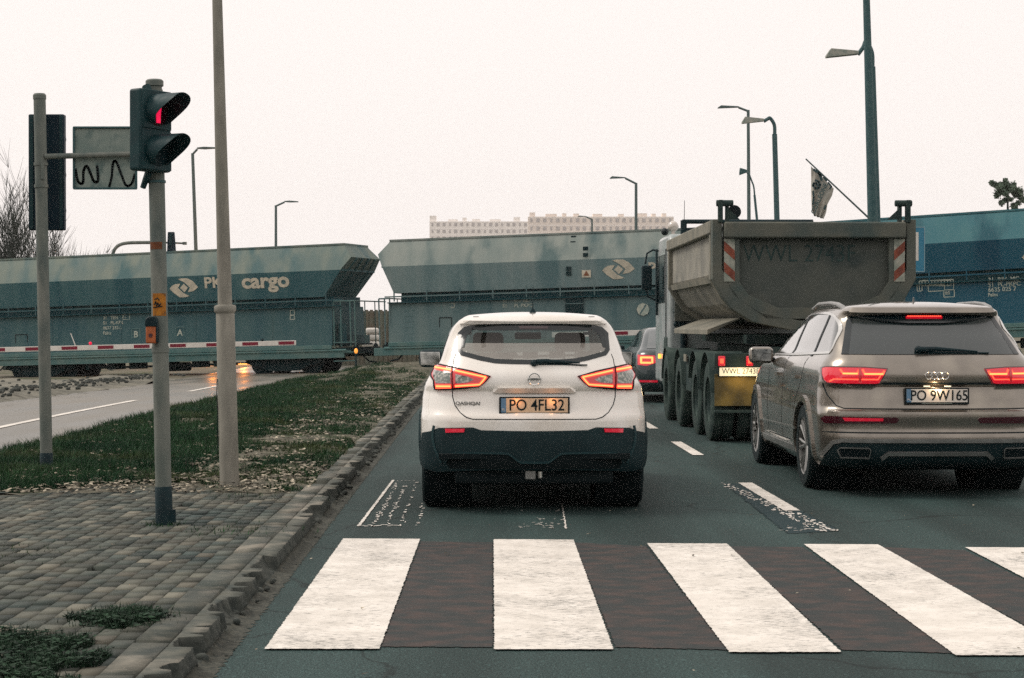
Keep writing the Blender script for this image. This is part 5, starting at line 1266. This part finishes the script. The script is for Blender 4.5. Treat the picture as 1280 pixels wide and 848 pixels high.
    for q in (.22, .42, .63, .84):
        m = MB(); xx = xl + (xr - xl) * q; m.add([(xx - .02, -1.452, .97), (xx + .02, -1.452, .97), (xx + .02, -1.352, 2.29), (xx - .02, -1.352, 2.29), (xx - .02, -1.42, .97), (xx + .02, -1.42, .97), (xx + .02, -1.33, 2.29), (xx - .02, -1.33, 2.29)], [(0, 1, 2, 3), (0, 3, 7, 4), (1, 5, 6, 2), (3, 2, 6, 7), (0, 4, 5, 1)]); m.build('body_rib', m3['low'], lbo)
    m = MB(); m.box(((xl + xr) / 2, -1.46, .90), (xr - xl, .10, .14)); m.box(((xl + xr) / 2, -1.40, .66), (2 * e - .2, .12, .26)); m.tube([(-e + .2, -1.46, .78), (e - .2, -1.46, .78)], .05, 8); m.box((0, 1.4, .7), (2 * e - .2, .12, .3)); m.box((0, 0, .72), (2 * e - .2, 2.6, .12)); m.build('sill', M['tsill'], t, bevel=.01)
    # running gear
    for sx_ in (-1, 1):
        bc = sx_ * (H - 2.75); bg_ = MB()
        for yy in (-1.02, 1.02):
            bg_.prism([(bc - 1.5, .42), (bc - 1.3, .60), (bc + 1.3, .60), (bc + 1.5, .42), (bc + .95, .26), (bc + .55, .12), (bc - .55, .12), (bc - .95, .26)], yy - .06, yy + .06)
        bg_.box((bc, 0, .45), (.5, 2.1, .25)); bo = bg_.build('bogie', M['tdark'], t, bevel=.01)
        for dx in (-.92, .92):
            m = MB()
            for yy in (-.76, .76): m.lathe([(0, -.07), (.43, -.07), (.46, -.05), (.46, .07), (0, .07)], (bc + dx, yy, .42), 'Y', 30)
            m.tube([(bc + dx, -.8, .42), (bc + dx, .8, .42)], .08, 10)
            m.box((bc + dx, -1.1, .42), (.26, .12, .24)); m.build('wheelset', M['tdark'], bo)
    m = MB()
    for xx in (-2.0, -1.1, .2, 1.4): m.box((xx, -.6, .45), (.35, .7, .28))
    m.tube([(-3, -.9, .38), (3, -.9, .40)], .04, 8); m.tube([(-.4, -.5, .35), (.9, -.5, .35)], .16, 14); m.box((2.3, -1.2, .48), (.12, .1, .32)); m.box((-2.8, -1.2, .48), (.12, .1, .32)); m.build('brake_gear', M['tdark'], t)
    # buffers, drawgear, end platforms with rails
    for s in (-1, 1):
        for yy in (-.87, .87):
            m = MB(); m.tube([(s * (H - .55), yy, .78), (s * (H - .12), yy, .78)], .09, 12); m.lathe([(0, 0), (.22, 0), (.22, s * .04), (0, s * .05)], (s * (H - .12), yy, .78), 'X', 20); m.build('buffer', M['tdark'], t)
        m = MB(); m.box((s * (H - .4), 0, .80), (.6, 2.5, .16)); m.box((s * (H - .95), 0, .98), (1.2, 2.4, .06)); m.tube([(s * (H - .3), 0, .72), (s * (H + .15), 0, .66)], .05, 8); m.tube([(s * (H - .4), .3, .62), (s * (H - .15), .32, .38), (s * (H + .15), .3, .33)], .03, 8); m.build('end_beam', M['tdark'], t)
    s = 1
    for (s, xs_) in ((1, (e - .66, e - .4, e - .05, e + .12)), (-1, (-e + .02, -e + .22, -e + .40))):
        m = MB()
        for xx in xs_: m.tube([(xx, -1.38, .9), (xx, -1.38, 2.45)], .026, 8)
        m.tube([(xs_[0], -1.38, 2.45), (xs_[-1], -1.38, 2.45)], .026, 8)
        for zz in (1.05, .72, .42): m.box(((xs_[0] + xs_[-1]) / 2, -1.42, zz), (abs(xs_[-1] - xs_[0]), .12, .03)) if s > 0 else None
        m.tube([(xs_[-1], -1.38, 2.45), (xs_[-1], 1.38, 2.45)], .022, 8); m.tube([(xs_[-1], -.5, 2.45), (xs_[-1], -.5, 1)], .02, 6); m.tube([(xs_[-1], .4, 2.45), (xs_[-1], .4, 1)], .02, 6)
        m.build('end_railing', m3['low'] if s < 0 else M['tsill'], t)
    m = MB()
    m.box((e - .9, -.5, 1.75), (.12, .5, 1.5)); m.box((e - .5, -.9, 1.3), (.3, .3, .8)); m.box((e - .7, 0, 1.15), (.7, 2.0, .3)); m.build('end_support', m3['low'], t)
    m = MB(); m.box((-e + .7, 0, 1.75), (.14, 1.6, 1.5)); m.build('end_support', m3['low'], t)
    # markings
    tilt = math.atan2(.14, .9)
    def mid_pos(x, y):
        yy = -1.43
        for _ in range(3): X, Z = loc(x, y, yy); yy = -(1.36 + (Z - 2.62) * .14 / .9)
        return Vector((X, yy - .012, Z))
    def logo(x, y, w):
        p = mid_pos(x, y); k = w / 290; m = MB()
        for pts in (((110, 520), (135, 495), (165, 480), (225, 476), (197, 515), (245, 562), (305, 592), (250, 602), (205, 600), (150, 560)), ((205, 433), (240, 428), (300, 430), (350, 455), (400, 515), (350, 548), (290, 556), (318, 515), (268, 468)), ((257, 478), (296, 516), (258, 556), (217, 516))):
            m.prism([((a - 255) * k, (515 - b) * k) for a, b in pts], -.004, .004)
        o = m.build('logo', M['logo'], t, smooth=False); o.location = p; o.rotation_euler = (tilt, 0, 0)
    def word(s_, x, y, size, mm='logo', bold=0, xs=1.0, low=False, ax='LEFT'):
        if low:
            yy = -1.4
            for _ in range(3): X, Z = loc(x, y, yy); yy = -(1.44 - (Z - .95) * .10 / 1.35)
            p = Vector((X, yy - .008, Z)); rx = PI / 2 - .074
        else: p = mid_pos(x, y); rx = PI / 2 + tilt
        return text('lettering', s_, size, M[mm], t, p, (rx, 0, 0), ext=.003, ax=ax, bold=bold, xs=xs)
    def boxm(x, y, w, h, mm='letter', th=.025):
        yy = -1.4; X, Z = loc(x, y, yy); yy = -(1.44 - (Z - .95) * .10 / 1.35) - .006; q = MB()
        for a, b, c_, d_ in ((0, h / 2, w, th), (0, -h / 2, w, th), (w / 2, 0, th, h), (-w / 2, 0, th, h)): q.box((X + a, yy, Z + b), (c_, .006, d_))
        q.build('marking_frame', M[mm], t, smooth=False)
    if i == 0:
        logo(230, 360, 1.12); word('PKP', 255, 354.5, .52, bold=.014, xs=1.18); word('cargo', 302, 353, .70, bold=.024, xs=1.16)
        for k, (a, b) in enumerate((('31   TEN', 0), ('51   PL-KPK', 1), ('0637 332-2', 2), ('Falns', 3))): word(a, 129, 398 + 6.3 * b, .165, 'letter', bold=.003, low=True)
        boxm(157, 395.5, .27, .24); word('C', 154, 395.5, .2, 'letter', low=True)
        for x, y, s_ in ((170, 418.5, 'B'), (225, 416.5, 'A')): word(s_, x, y, .32, 'letter', bold=.006, low=True, ax='CENTER'); boxm(x, y, .32, .42, 'letter_dim')
        for y in (413, 417.5, 422): word('- - -- -', 96, y, .10, 'letter_dim', low=True, xs=2)
        word('- -- - -- ---', 50, 422, .2, 'letter_dim', low=True)
        boxm(27, 425, .5, .38, 'ink'); boxm(365, 391, .16, .16); boxm(365, 397, .16, .14)
    if i == 1:
        logo(773, 337, 1.08); word('PKP', 810, 336, .50, bold=.012); word('cargo', 858, 334, .62, bold=.022)
        for a, b in (('31     RIV MC', 0), ('51     PL-PKPC', 1)): word(a, 628, 377 + 6 * b, .17, 'letter_dim' if b > 5 else 'letter', bold=.002, low=True)
        word('- ---- -', 575, 385.5, .3, 'letter_dim', low=True); 
        for k in range(5): word('---- -', 505, 381 + 7 * k, .18, 'letter_dim', low=True)
        boxm(557, 385, .30, .44, 'letter_dim'); word('- -', 551, 381, .16, 'letter', low=True); boxm(565, 382, .14, .14, 'letter')
        boxm(557, 405, .42, .42, 'ink')
        X, Z = loc(718, 374, -1.38); MB().box((X, -1.42, Z - .15), (.60, .04, .80)).build('door_opening', M['tdark'], t); MB().box((X, -1.445, Z - .15), (.60, .02, .03)).build('door_bar', m3['low'], t)
        p = mid_pos(733, 342); MB().box((0, 0, 0), (.30, .01, .27)).build('warning_plate', M['logo'], t).location = p; c_ = MB().prism([(-.10, -.08), (.10, -.08), (0, .09)], -.012, -.008).build('warning_triangle', mat('rust_brown', (.20, .08, .04), .7), t); c_.location = p
        X, Z = loc(804, 387, -1.4); m = MB(); m.lathe([(0, -.004), (.21, -.004), (.21, .004)], (X, -1.43, Z), 'Y', 8); m.build('round_marking', M['letter'], t)
        m = MB(); m.box((X, -1.436, Z), (.05, .004, .36), M=Matrix.Rotation(.6, 3, 'Y')); m.build('round_marking_bar', m3['low'], t)
        for x, y in ((716, 297), (716, 304)):
            m = MB(); X, Z = loc(x, y, -1.2); m.box((X, -1.26 + (Z - 3.9) * .5, Z), (.16, .06, .12)); m.build('step', M['tdark'], t)
        for x, y in ((732, 311), (732, 319), (711, 336), (711, 342)): m = MB(); p = mid_pos(x, y); m.box(p, (.17, .04, .13)); m.build('step', M['tdark'], t)
    if i == 2:
        for k, a in enumerate(('31  RIV  MC', '51  PL-PKPC', '6635 025 7', 'Falns')): word(a, 1235, 350.5 + 6.2 * k, .185 if k < 3 else .15, 'letter', bold=.003, low=True)
        boxm(1170, 357, 1.05, .32); boxm(1170, 360, .5, .2)
        for k in range(9): boxm(1154 + 4 * k, 354, .10, .16)
        boxm(1186, 367, .32, .22); word('88', 1181, 367, .16, 'letter', low=True); boxm(1149, 360, .15, .2)
        logo(1300, 320, 1.08); word('PKP cargo', 1330, 318, .55)
    return t, loc
WAG = [wagon(i) for i in range(3)]
# rails and ballast under the train
def tpt(i, e_): t = WAG[i][0]; H = (Vector((px(*WG[i][:3]) - px(*WG[i][3:]))).xy.length) / 2; return t.matrix_basis @ Vector((e_ * H, 0, 0))
pts = [tpt(0, -1.4), tpt(0, -1), tpt(0, 1), tpt(1, -1), tpt(1, 1), tpt(2, -1), tpt(2, 1), tpt(2, 1.6)]
for nm, offs, prf, mm in (('rails', (-.72, .72), .07, M['tdark']),):
    m = MB()
    for o in offs: m.tube([Vector((p.x, p.y + o, p.z - .09)) for p in pts], .07, 4)
    tag(m.build('railway_rails', mm), kind='structure')
V = []; F = []
for p in pts:
    for o, z in ((-3.2, -.55), (-1.8, -.22), (1.8, -.22), (3.2, -.55)): V.append((p.x, p.y + o, p.z + z))
for i in range(len(pts) - 1):
    for k in range(3): a = i * 4 + k; F.append((a, a + 1, a + 5, a + 4))
tag(np_mesh('track_bed', V, F, M['sand']), kind='structure')
# small things around the crossing
m = MB(); m.ball((0, 0, 0), .075, 10, (.8, 1, 1.2))
ol = thing('warning_lamp', 'small orange lamp glowing low between the two wagons', 'lamp', px(445, 439, 61) + Vector((0, 0, -.0)))
m.build('lens', mat('dim_amber_lamp', (.8, .35, .08), .4, emit=(1, .35, .05), es=.9), ol); MB().tube([(0, 0, -.08), (0, 0, -1.0)], .03, 8).build('stem', M['tdark'], ol)
# crossing barriers
M['bwhite'] = mat('barrier_white', (.72, .69, .64), .5, 0, (.62, .59, .54), 4); M['bred'] = mat('barrier_red', (.22, .018, .04), .5, 0, (.17, .02, .035), 5)
def barrier(label, tip, root_, n, off):
    t = thing('level_crossing_barrier', label, 'barrier', tip); d = root_ - tip; Ln = d.length; d.normalize(); a = math.atan2(d.y, d.x); t.rotation_euler = (0, -math.asin(d.z), a)
    MB().box((Ln / 2, 0, 0), (Ln, .06, .15)).build('boom', M['bwhite'], t, bevel=.006)
    bo = t.children[-1]; x = off
    while x < Ln - .3: MB().box((x + .24, 0, .0), (.48, .068, .10)).build('red_stripe', M['bred'], bo); x += 1.1
    g = gz(root_.x, root_.y); q = MB().box((Ln + .1, 0, -(root_.z - g) / 2 + .2), (.5, .45, root_.z - g + .5)).build('barrier_post', M['bwhite'], t, bevel=.03)
    MB().box((Ln + .9, 0, 0), (1.1, .12, .3)).build('counterweight', M['tdark'], t, bevel=.02)
    return t, bo
b1, bo1 = barrier('lowered red and white barrier boom across the left carriageway', px(370, 428.7, 56), px(-110, 440, 56), 0, .05)
m = MB(); m.tube([(370 - 113, 0, 0), (370 - 113, 0, 0)], .01)
def bl(x): return (370 - x) * 56 / FP
MB().ball((bl(113), 0, .13), .05, 10).build('boom_lamp', mat('small_red_lamp', (.6, .02, .05), .3, emit=(1, .01, .08), es=.5), b1)
MB().ball((bl(328), 0, .11), .05, 10).build('boom_lamp', M['tdark'], b1)
MB().tube([(bl(94), -.06, .05), (bl(88), -.06, .45)], .015, 6).build('stay_wire', M['bwhite'], b1)
b2, bo2 = barrier('lowered red and white barrier boom behind the dark saloon car', px(690, 419, 54), px(1100, 408, 54), 0, 1.75)
# street lamps beyond
def lamp(label, base_px, top_px, arm_px, Y, r0, r1, head, m=M['far_steel'], curve=False, group='street lamps around the crossing'):
    b = px(base_px[0], base_px[1], Y); tp = px(top_px[0], top_px[1], Y); d = (tp - b); k = (gz(b.x, Y) - .1 - b.z) / d.z; foot = b + d * k; lean = math.atan2(tp.x - foot.x, tp.z - foot.z); H = (tp - foot).length
    t = thing('street_lamp', label, 'street lamp', foot, 0, group, ry=lean); iM = (Matrix.Translation(foot) @ Matrix.Rotation(lean, 4, 'Y')).inverted(); a = iM @ px(arm_px[0], arm_px[1], Y)
    MB().lathe([(0, 0), (r0, 0), (r0 * .9, H * .3), (r1, H), (0, H)], n=14).build('post', m, t)
    hl = head[0]; e = Vector((a.x + math.copysign(hl, -a.x), 0, a.z))
    q = MB()
    if curve: q.tube(catmull([(0, 0, H - .05), (-.0 + .08 * (a.x < 0) * 0, 0, H + .35), (a.x * .12, 0, H + .62), (e.x * .6, 0, (H + .62) * .4 + e.z * .6 + .05), (e.x, 0, e.z)], 4), r1 * .7, 8)
    else: q.tube([(0, 0, H - .05), (e.x, 0, e.z)], r1 * .75, 8)
    q.build('arm', m, t)
    s = 1 if a.x > 0 else -1; x0 = e.x; x1 = a.x; z = a.z; hh = head[1]
    MB().prism([(x0, z + hh * .1), (x0, z + hh * .7), (x0 + (x1 - x0) * .35, z + hh), (x1, z + hh * .55), (x1, z - hh * .05), (x0 + (x1 - x0) * .4, z - hh * .2)] if s > 0 else [(x0, z), (x0, z + hh * .5), (x1 - (x1 - x0) * .15, z + hh), (x1, z + hh * .0), (x1, z - hh * .35)], -.12, .12).build('lamp_head', head[2] if len(head) > 2 else m, t, bevel=.01)
    return t
M['headpale'] = mat('pale_lamp_head', (.40, .37, .32), .6, 0, (.26, .25, .22), 9)
lamp('street lamp with a single straight arm, behind the tall beige lamp post', (245, 312), (241, 192), (270, 186), 90, .11, .075, (.9, .10))
lamp('slim street lamp beyond the left wagon, short arm pointing right', (345, 306), (345, 257), (373, 253), 120, .12, .08, (.9, .10))
lamp('slim street lamp in front of the far apartment block', (795, 288), (795, 229), (762, 223), 120, .13, .09, (1.0, .12))
lamp('tiny street lamp against the left part of the pale apartment block', (740, 290), (740, 274), (722, 271), 185, .12, .09, (.8, .1))
lamp('thin tall street lamp just left of the curved pale lamp, behind the truck', (936, 274), (935, 138), (897, 135), 80, .10, .065, (.9, .09))
lamp('street lamp with a curved neck and a pale head above the truck', (971, 274), (968, 168), (927, 153), 72, .13, .10, (.86, .20, M['headpale']), M['galv_dark'], True)
lamp('small dark lamp on a bent neck directly above the left hinge of the truck', (946, 274), (943, 244), (924, 217), 78, .08, .05, (.32, .22), M['galv_dark'], True)
lamp('big street lamp with a grey head, standing right behind the tallest post', (1096, 270), (1090, 84), (1032, 70), 45, .10, .075, (.78, .16, M['headpale']), M['galv_dark'], True)
Ym = 42; bb = px(1090.5, 272, Ym); tt_ = px(1082.5, 0, Ym); dd = tt_ - bb; k = (0 - bb.z) / dd.z; ft = bb + dd * k; le = math.atan2(tt_.x - ft.x, tt_.z - ft.z)
mp_ = thing('mast', 'tallest grey post, reaching out of the top of the picture above the truck', 'post', ft, 0, None, ry=le)
MB().lathe([(0, 0), (.135, 0), (.115, 4), (.075, 9.6), (.06, 12), (0, 12)], n=18).build('post', M['galv_dark'], mp_)
m = MB(); m.lathe([(.118, 3.75), (.122, 3.75), (.122, 3.85), (.116, 3.85)], n=18, closed=True); m.build('band', M['galv'], mp_)
# flag on a staff
fg = thing('flag', 'crumpled pale flag with dark print hanging from a slanting staff above the truck', 'flag', px(1086, 273, 41.8))
o = Vector(px(1086, 273, 41.8)); tip = px(1007, 199, 41.5) - o
MB().tube([(0, 0, 0), tip], [.022, .016], 8).build('staff', M['far_steel'], fg)
def fl_(x, y): p = px(x, y, 41.6) - o; return p
rows = []
A_ = [(1013.5, 208), (1014, 225), (1014, 245), (1014, 263), (1017, 270)]; B_ = [(1042, 236), (1040, 245), (1034, 256), (1032, 266), (1029, 274)]
V = []; F = []; nu_, nv_ = 24, 24
for j in range(nv_ + 1):
    t_ = j / nv_ * 4; k = min(3, int(t_)); f = t_ - k; a = Vector(A_[k]).lerp(Vector(A_[k + 1]), f); b = Vector(B_[k]).lerp(Vector(B_[k + 1]), f)
    for i in range(nu_ + 1): q = a.lerp(b, i / nu_); p = fl_(q.x, q.y); V.append((p.x, p.y + .05 * math.sin(i * .8 + j * .25) * (j / nv_ + .3), p.z))
for j in range(nv_):
    for i in range(nu_): a = j * (nu_ + 1) + i; F.append((a, a + 1, a + nu_ + 2, a + nu_ + 1))
M['flagm'] = mat('pale_flag_cloth', (.50, .46, .40), .9, 0, (.38, .36, .32), 3)
fo = np_mesh('cloth', V, F, M['flagm'], fg, True); sm_ = fo.modifiers.new('s', 'SOLIDIFY'); sm_.thickness = .004
M['flagprint'] = mat('flag_print', (.06, .07, .075), .8)
def blob(pts, w):
    m = MB()
    for q in stroke2([Vector((fl_(a, b).x, fl_(a, b).z)) for a, b in pts], w * 41.6 / FP): m.prism([(p[0], p[1]) for p in q], fl_(1020, 230).y - .12, fl_(1020, 230).y - .105)
    m.build('printed_shape', M['flagprint'], fg, smooth=False)
blob([(1021, 233), (1019, 230), (1016, 230), (1015, 233), (1018, 236), (1022, 236), (1024, 232), (1022, 228), (1018, 226)], 2.6); blob([(1016, 213), (1022, 217), (1026, 221)], 3); blob([(1023, 219), (1026, 226)], 3); blob([(1028, 222), (1032, 227)], 2.2); blob([(1015, 240), (1016, 248), (1015, 256)], 2.4); blob([(1034, 229), (1038, 234), (1036, 237)], 2); blob([(1029, 262), (1031, 258)], 2.5)
tx_ = text('flag_lettering', 'CORLEONE', .125 * 1.15, mat('flag_letters', (.10, .11, .11), .8), fg, Vector((fl_(1023, 249).x, fl_(1020, 230).y - .14, fl_(1023, 249).z)), (PI / 2, 0, 0), ext=.002, bold=.004); tx_.rotation_euler = (PI / 2, R(-68), 0)
tx_.rotation_euler = (Matrix.Rotation(R(-112 + 46), 3, 'Y') @ Matrix.Rotation(PI / 2, 3, 'X')).to_euler()
# blue road sign beyond the truck
bs = thing('road_sign', 'blue square road sign with a white symbol, half hidden by the truck', 'road sign', (px(1130, 312, 44).x, 44, gz(9.4, 44)))
zc_ = px(1130, 312, 44).z - bs.location.z
MB().box((0, 0, zc_), (1.0, .02, 1.08)).build('sign_plate', mat('sign_blue', (.05, .19, .30), .5, 0, (.07, .22, .32), 4), bs, bevel=.01)
q = bs.children[-1]; m = MB()
for a in ((0, .53, .98, .02), (0, -.53, .98, .02), (-.485, 0, .02, 1.04), (.485, 0, .02, 1.04)): m.box((a[0], -.013, zc_ + a[1]), (a[2], .006, a[3]))
m.build('sign_border', mat('sign_border_pale', (.25, .34, .38), .5), q); MB().box((.13, -.013, zc_ + .07), (.42, .006, .68)).build('sign_symbol', M['bwhite'], q)
MB().tube([(0, .05, 0), (0, .05, zc_ + .5)], .04, 12).build('sign_post', M['galv'], bs)
# mast arm with a signal beyond the left wagon
Ya = 76; ma = thing('signal_mast', 'thin bent signal mast arm reaching over the left wagon', 'signal mast', (px(139, 0, Ya).x, Ya, -.5)); o = Vector(ma.location)
pp = [px(*q, Ya) - o for q in ((139, 330), (141, 318), (146, 309), (156, 304.5), (175, 303.5), (205, 303.5), (231, 304.5))]
MB().tube([(pp[0].x, 0, 0)] + catmull(pp, 4), [.09] + [.07] * 20 + [.04] * 5, 8).build('mast', M['galv'], ma)
MB().box(px(231, 304.5, Ya) - o, (.16, .1, .12)).build('end_cap', M['galv'], ma)
sg2 = thing('traffic_signal', 'small dark signal head seen from behind on the bent mast arm', 'traffic signal', px(214, 303, Ya - .2)); MB().prism([(-.16, -.42), (.20, -.42), (.14, .42), (-.13, .42)], -.08, .08).build('housing', M['sigdark'], sg2, bevel=.03); MB().box((0, -.1, .1), (.1, .04, .5)).build('back_plate', M['sigbox'], sg2)
# ---------------------------------------------------------------- trees
def bare_tree(label, x, base_y, top_y, Y, spread, seed, nbr):
    rs = random.Random(seed); b = px(x, base_y, Y); top = px(x, top_y, Y); g = -.5; H = top.z - g
    t = thing('bare_tree', label, 'tree', (b.x, Y, g), 0, 'bare trees left of the crossing'); m = MB(); tw = MB()
    m.tube([(0, 0, 0), (.05, 0, H * .12), (0, .05, H * .22)], [.16, .13, .12], 8)
    def grow(mb, p, d, l, r, dep):
        k = 5; P = [p]; q = p.copy(); dd = d.copy()
        for _ in range(k): dd = (dd + Vector((rs.gauss(0, .07), rs.gauss(0, .07), .07))).normalized(); q = q + dd * l / k; P.append(q.copy())
        mb.tube(P, [r * (1 - .75 * i / k) for i in range(k + 1)], 5 if r > .02 else 3, cap=False)
        if dep > 0:
            for j in range(5 if dep > 1 else 6):
                a = P[rs.randint(1, k)]; az = rs.random() * 6.28; sp = rs.uniform(.3, .6); nd = (dd + Vector((math.cos(az), math.sin(az), .1)) * sp).normalized(); grow(tw if dep < 3 else mb, a, nd, l * rs.uniform(.45, .75), max(.011, r * .45), dep - 1)
    for j in range(nbr):
        az = rs.random() * 6.28; d = Vector((math.cos(az) * spread, math.sin(az) * spread, 1)).normalized(); grow(m, Vector((0, 0, H * rs.uniform(.08, .18))), d, H * rs.uniform(.34, .50), .055, 3)
    m.build('trunk', M['bark'], t); tw.build('crown', M['bark'], t)
M['bark'] = mat('dark_brown_bark', (.045, .038, .032), .9)
bare_tree('bare tree with upright twigs at the left edge of the picture', 8, 330, 212, 82, .28, 3, 9)
bare_tree('bare spreading tree behind the leftmost signal post', 45, 330, 236, 80, .42, 5, 9)
bare_tree('low bare bush-like tree just right of the leftmost signal post', 80, 330, 268, 78, .55, 8, 7)
def leafy(label, x, base_y, top_y, Y, wpx, seed):
    rs = random.Random(seed); b = px(x, base_y, Y); top = px(x, top_y, Y); H = top.z; rr = wpx * Y / FP / 2
    t = thing('leafy_tree', label, 'tree', (b.x, Y, 0)); MB().tube([(0, 0, 0), (.1, 0, H * .5), (0, 0, H * .9)], [.2, .14, .04], 8).build('trunk', M['bark'], t)
    V = []; F = []
    cl = [(rs.gauss(-.25, .32) * rr, rs.gauss(0, .4) * rr, H - rr * (.15 + abs(rs.gauss(.55, .5)))) for _ in range(34)] + [(rs.gauss(.6, .2) * rr, rs.gauss(0, .3) * rr, H - rr * rs.uniform(.8, 1.9)) for _ in range(12)]
    for c in cl:
        cr = rr * rs.uniform(.10, .24)
        for _ in range(95):
            v = Vector((rs.gauss(0, 1), rs.gauss(0, 1), rs.gauss(0, 1))).normalized() * cr * rs.random() ** .4; p = Vector(c) + v; s = rs.uniform(.05, .11); o = len(V)
            for _k in range(3): V.append(tuple(p + Vector((rs.uniform(-s, s), rs.uniform(-s, s), rs.uniform(-s, s))) * 1.3))
            F.append((o, o + 1, o + 2))
    np_mesh('crown', V, F, mat('olive_leaves', (.12, .125, .085), .8, 0, (.17, .17, .12), 2, island=.4), t)
leafy('small leafy tree showing above the blue wagon at the far right', 1259, 268, 223, 95, 38, 4)
leafy('taller clump of twigs glimpsed between the wagons', 476, 400, 372, 130, 60, 6) if False else None
# things glimpsed between the wagons
m = MB(); w0 = px(430, 385, 76); m.box((0, 0, 1.15), (9, .08, 2.3)); 
for k in range(46): m.box((-4.4 + k * .196, -.05, 1.2), (.14, .03, 2.3))
fn = thing('board_fence', 'brown board fence seen through the gap between the wagons', 'fence', (w0.x + 2.4, 76, -.2)); m.build('boards', mat('brown_boards', (.16, .12, .09), .85, 0, (.22, .18, .14), 2, 7), fn)
wp = px(465, 405, 73); ws_ = thing('sack_pile', 'white stacked sacks behind the wagon coupling', 'sacks', (wp.x, 73, .35))
for k in range(4): MB().box((random.uniform(-.05, .05), 0, .15 + k * .26), (.75 - .08 * k, .5, .25)).build('sack', M['bwhite'], ws_, bevel=.09, seg=3)
# car waiting beyond the train, its amber lamps mirrored in the damp road
CV = build_sedan((px(277, 450, 84).x, 87, gz(-13, 80)), .01, 'pale car waiting beyond the train, seen under the left wagon, amber lamps lit', mat('pale_car_paint', (.5, .47, .43), .35, coat=.6))
for x in (-.72, .72):
    lp = MB().ball((x, -1.10, .55), .09, 10).build('amber_lamp', mat('bright_amber_lamp', (1, .4, .1), .3, emit=(1, .27, .04), es=6), CV)
    ll = bpy.data.lights.new('amber_light', 'POINT'); ll.energy = 600; ll.color = (1, .30, .04); ll.shadow_soft_size = .10; lo2 = bpy.data.objects.new('amber_light', ll); COL.objects.link(lo2); lo2.parent = CV; lo2.location = (x, -1.32, .55)
# ---------------------------------------------------------------- far apartment blocks
M['facade'] = mat('pale_panel_facade', (.90, .85, .81), .9, 0, (.87, .82, .77), .05, 5, stretch=(1, 1, 3))  # haze fade partly put into the pale wall and window colours
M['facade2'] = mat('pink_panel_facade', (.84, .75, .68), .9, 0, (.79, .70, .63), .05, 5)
M['bwin'] = mat('grey_windows', (.46, .43, .42), .3)
def block(label, x0, x1, ytop, Y, fm, roofs):
    a = px(x0, ytop, Y); b = px(x1, ytop, Y); H = a.z; Wd = b.x - a.x; st = 2.8; dp = 12
    t = thing('apartment_block', label, 'apartment block', (a.x, Y, 0), 0, 'pale apartment blocks beyond the train')
    MB().span((0, 0, 0), (Wd, dp, H)).build('wall', fm, t)
    for (r0, r1, h) in roofs: MB().span(((r0 - x0) * Y / FP, 1, H), ((r1 - x0) * Y / FP, 6, H + h)).build('roof_house', fm, t)
    n = min(49, int(Wd / 2.3)); wm = None
    rest = MB()
    for s_ in range(14):
        z = H - 1.3 - s_ * st
        if z < 1: break
        for k in range(n):
            x = 1.2 + k * (Wd - 2.4) / max(1, n - 1); wd = 1.2 if k % 3 else .7
            if s_ < 2 and n * 2 <= 100 or s_ < 1:
                if wm is None:
                    o = MB().box((0, -.06, 0), (1.5, .12, 1.3)).build('window', M['bwin'], t); wm = o
                else: o = wm.copy(); COL.objects.link(o); o.parent = t
                o.location = (x, 0, z); o.scale = (wd / 1.5, 1, 1)
            else: rest.box((x, -.06, z), (wd, .12, 1.3))
    r = rest.build('lower_windows', M['bwin'], t); r['kind'] = 'stuff'
    m = MB()
    for s_ in range(14): m.box((Wd / 2, -.03, H - .3 - s_ * st), (Wd, .06, .25))
    m.build('storey_band', M['facade'], t)
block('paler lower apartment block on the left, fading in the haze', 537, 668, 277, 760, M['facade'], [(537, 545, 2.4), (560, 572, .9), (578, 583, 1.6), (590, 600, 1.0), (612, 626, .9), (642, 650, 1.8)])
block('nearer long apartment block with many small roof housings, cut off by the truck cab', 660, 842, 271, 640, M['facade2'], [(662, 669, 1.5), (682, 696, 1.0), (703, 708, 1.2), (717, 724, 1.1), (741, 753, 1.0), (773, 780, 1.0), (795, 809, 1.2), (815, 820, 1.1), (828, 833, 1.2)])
# ---------------------------------------------------------------- haze
hz = MB().span((-600, -60, -9.5), (600, 830, 62)).build('haze', None, smooth=False)
hm = bpy.data.materials.new('haze'); hm.use_nodes = True; n = hm.node_tree.nodes; n.remove(n['Principled BSDF'])
pv = n.new('ShaderNodeVolumePrincipled'); pv.inputs['Color'].default_value = (1, .98, .96, 1); pv.inputs['Density'].default_value = .00024; pv.inputs['Anisotropy'].default_value = .2
hm.node_tree.links.new(pv.outputs[0], n['Material Output'].inputs['Volume']); hz.data.materials.append(hm); tag(hz, kind='stuff')
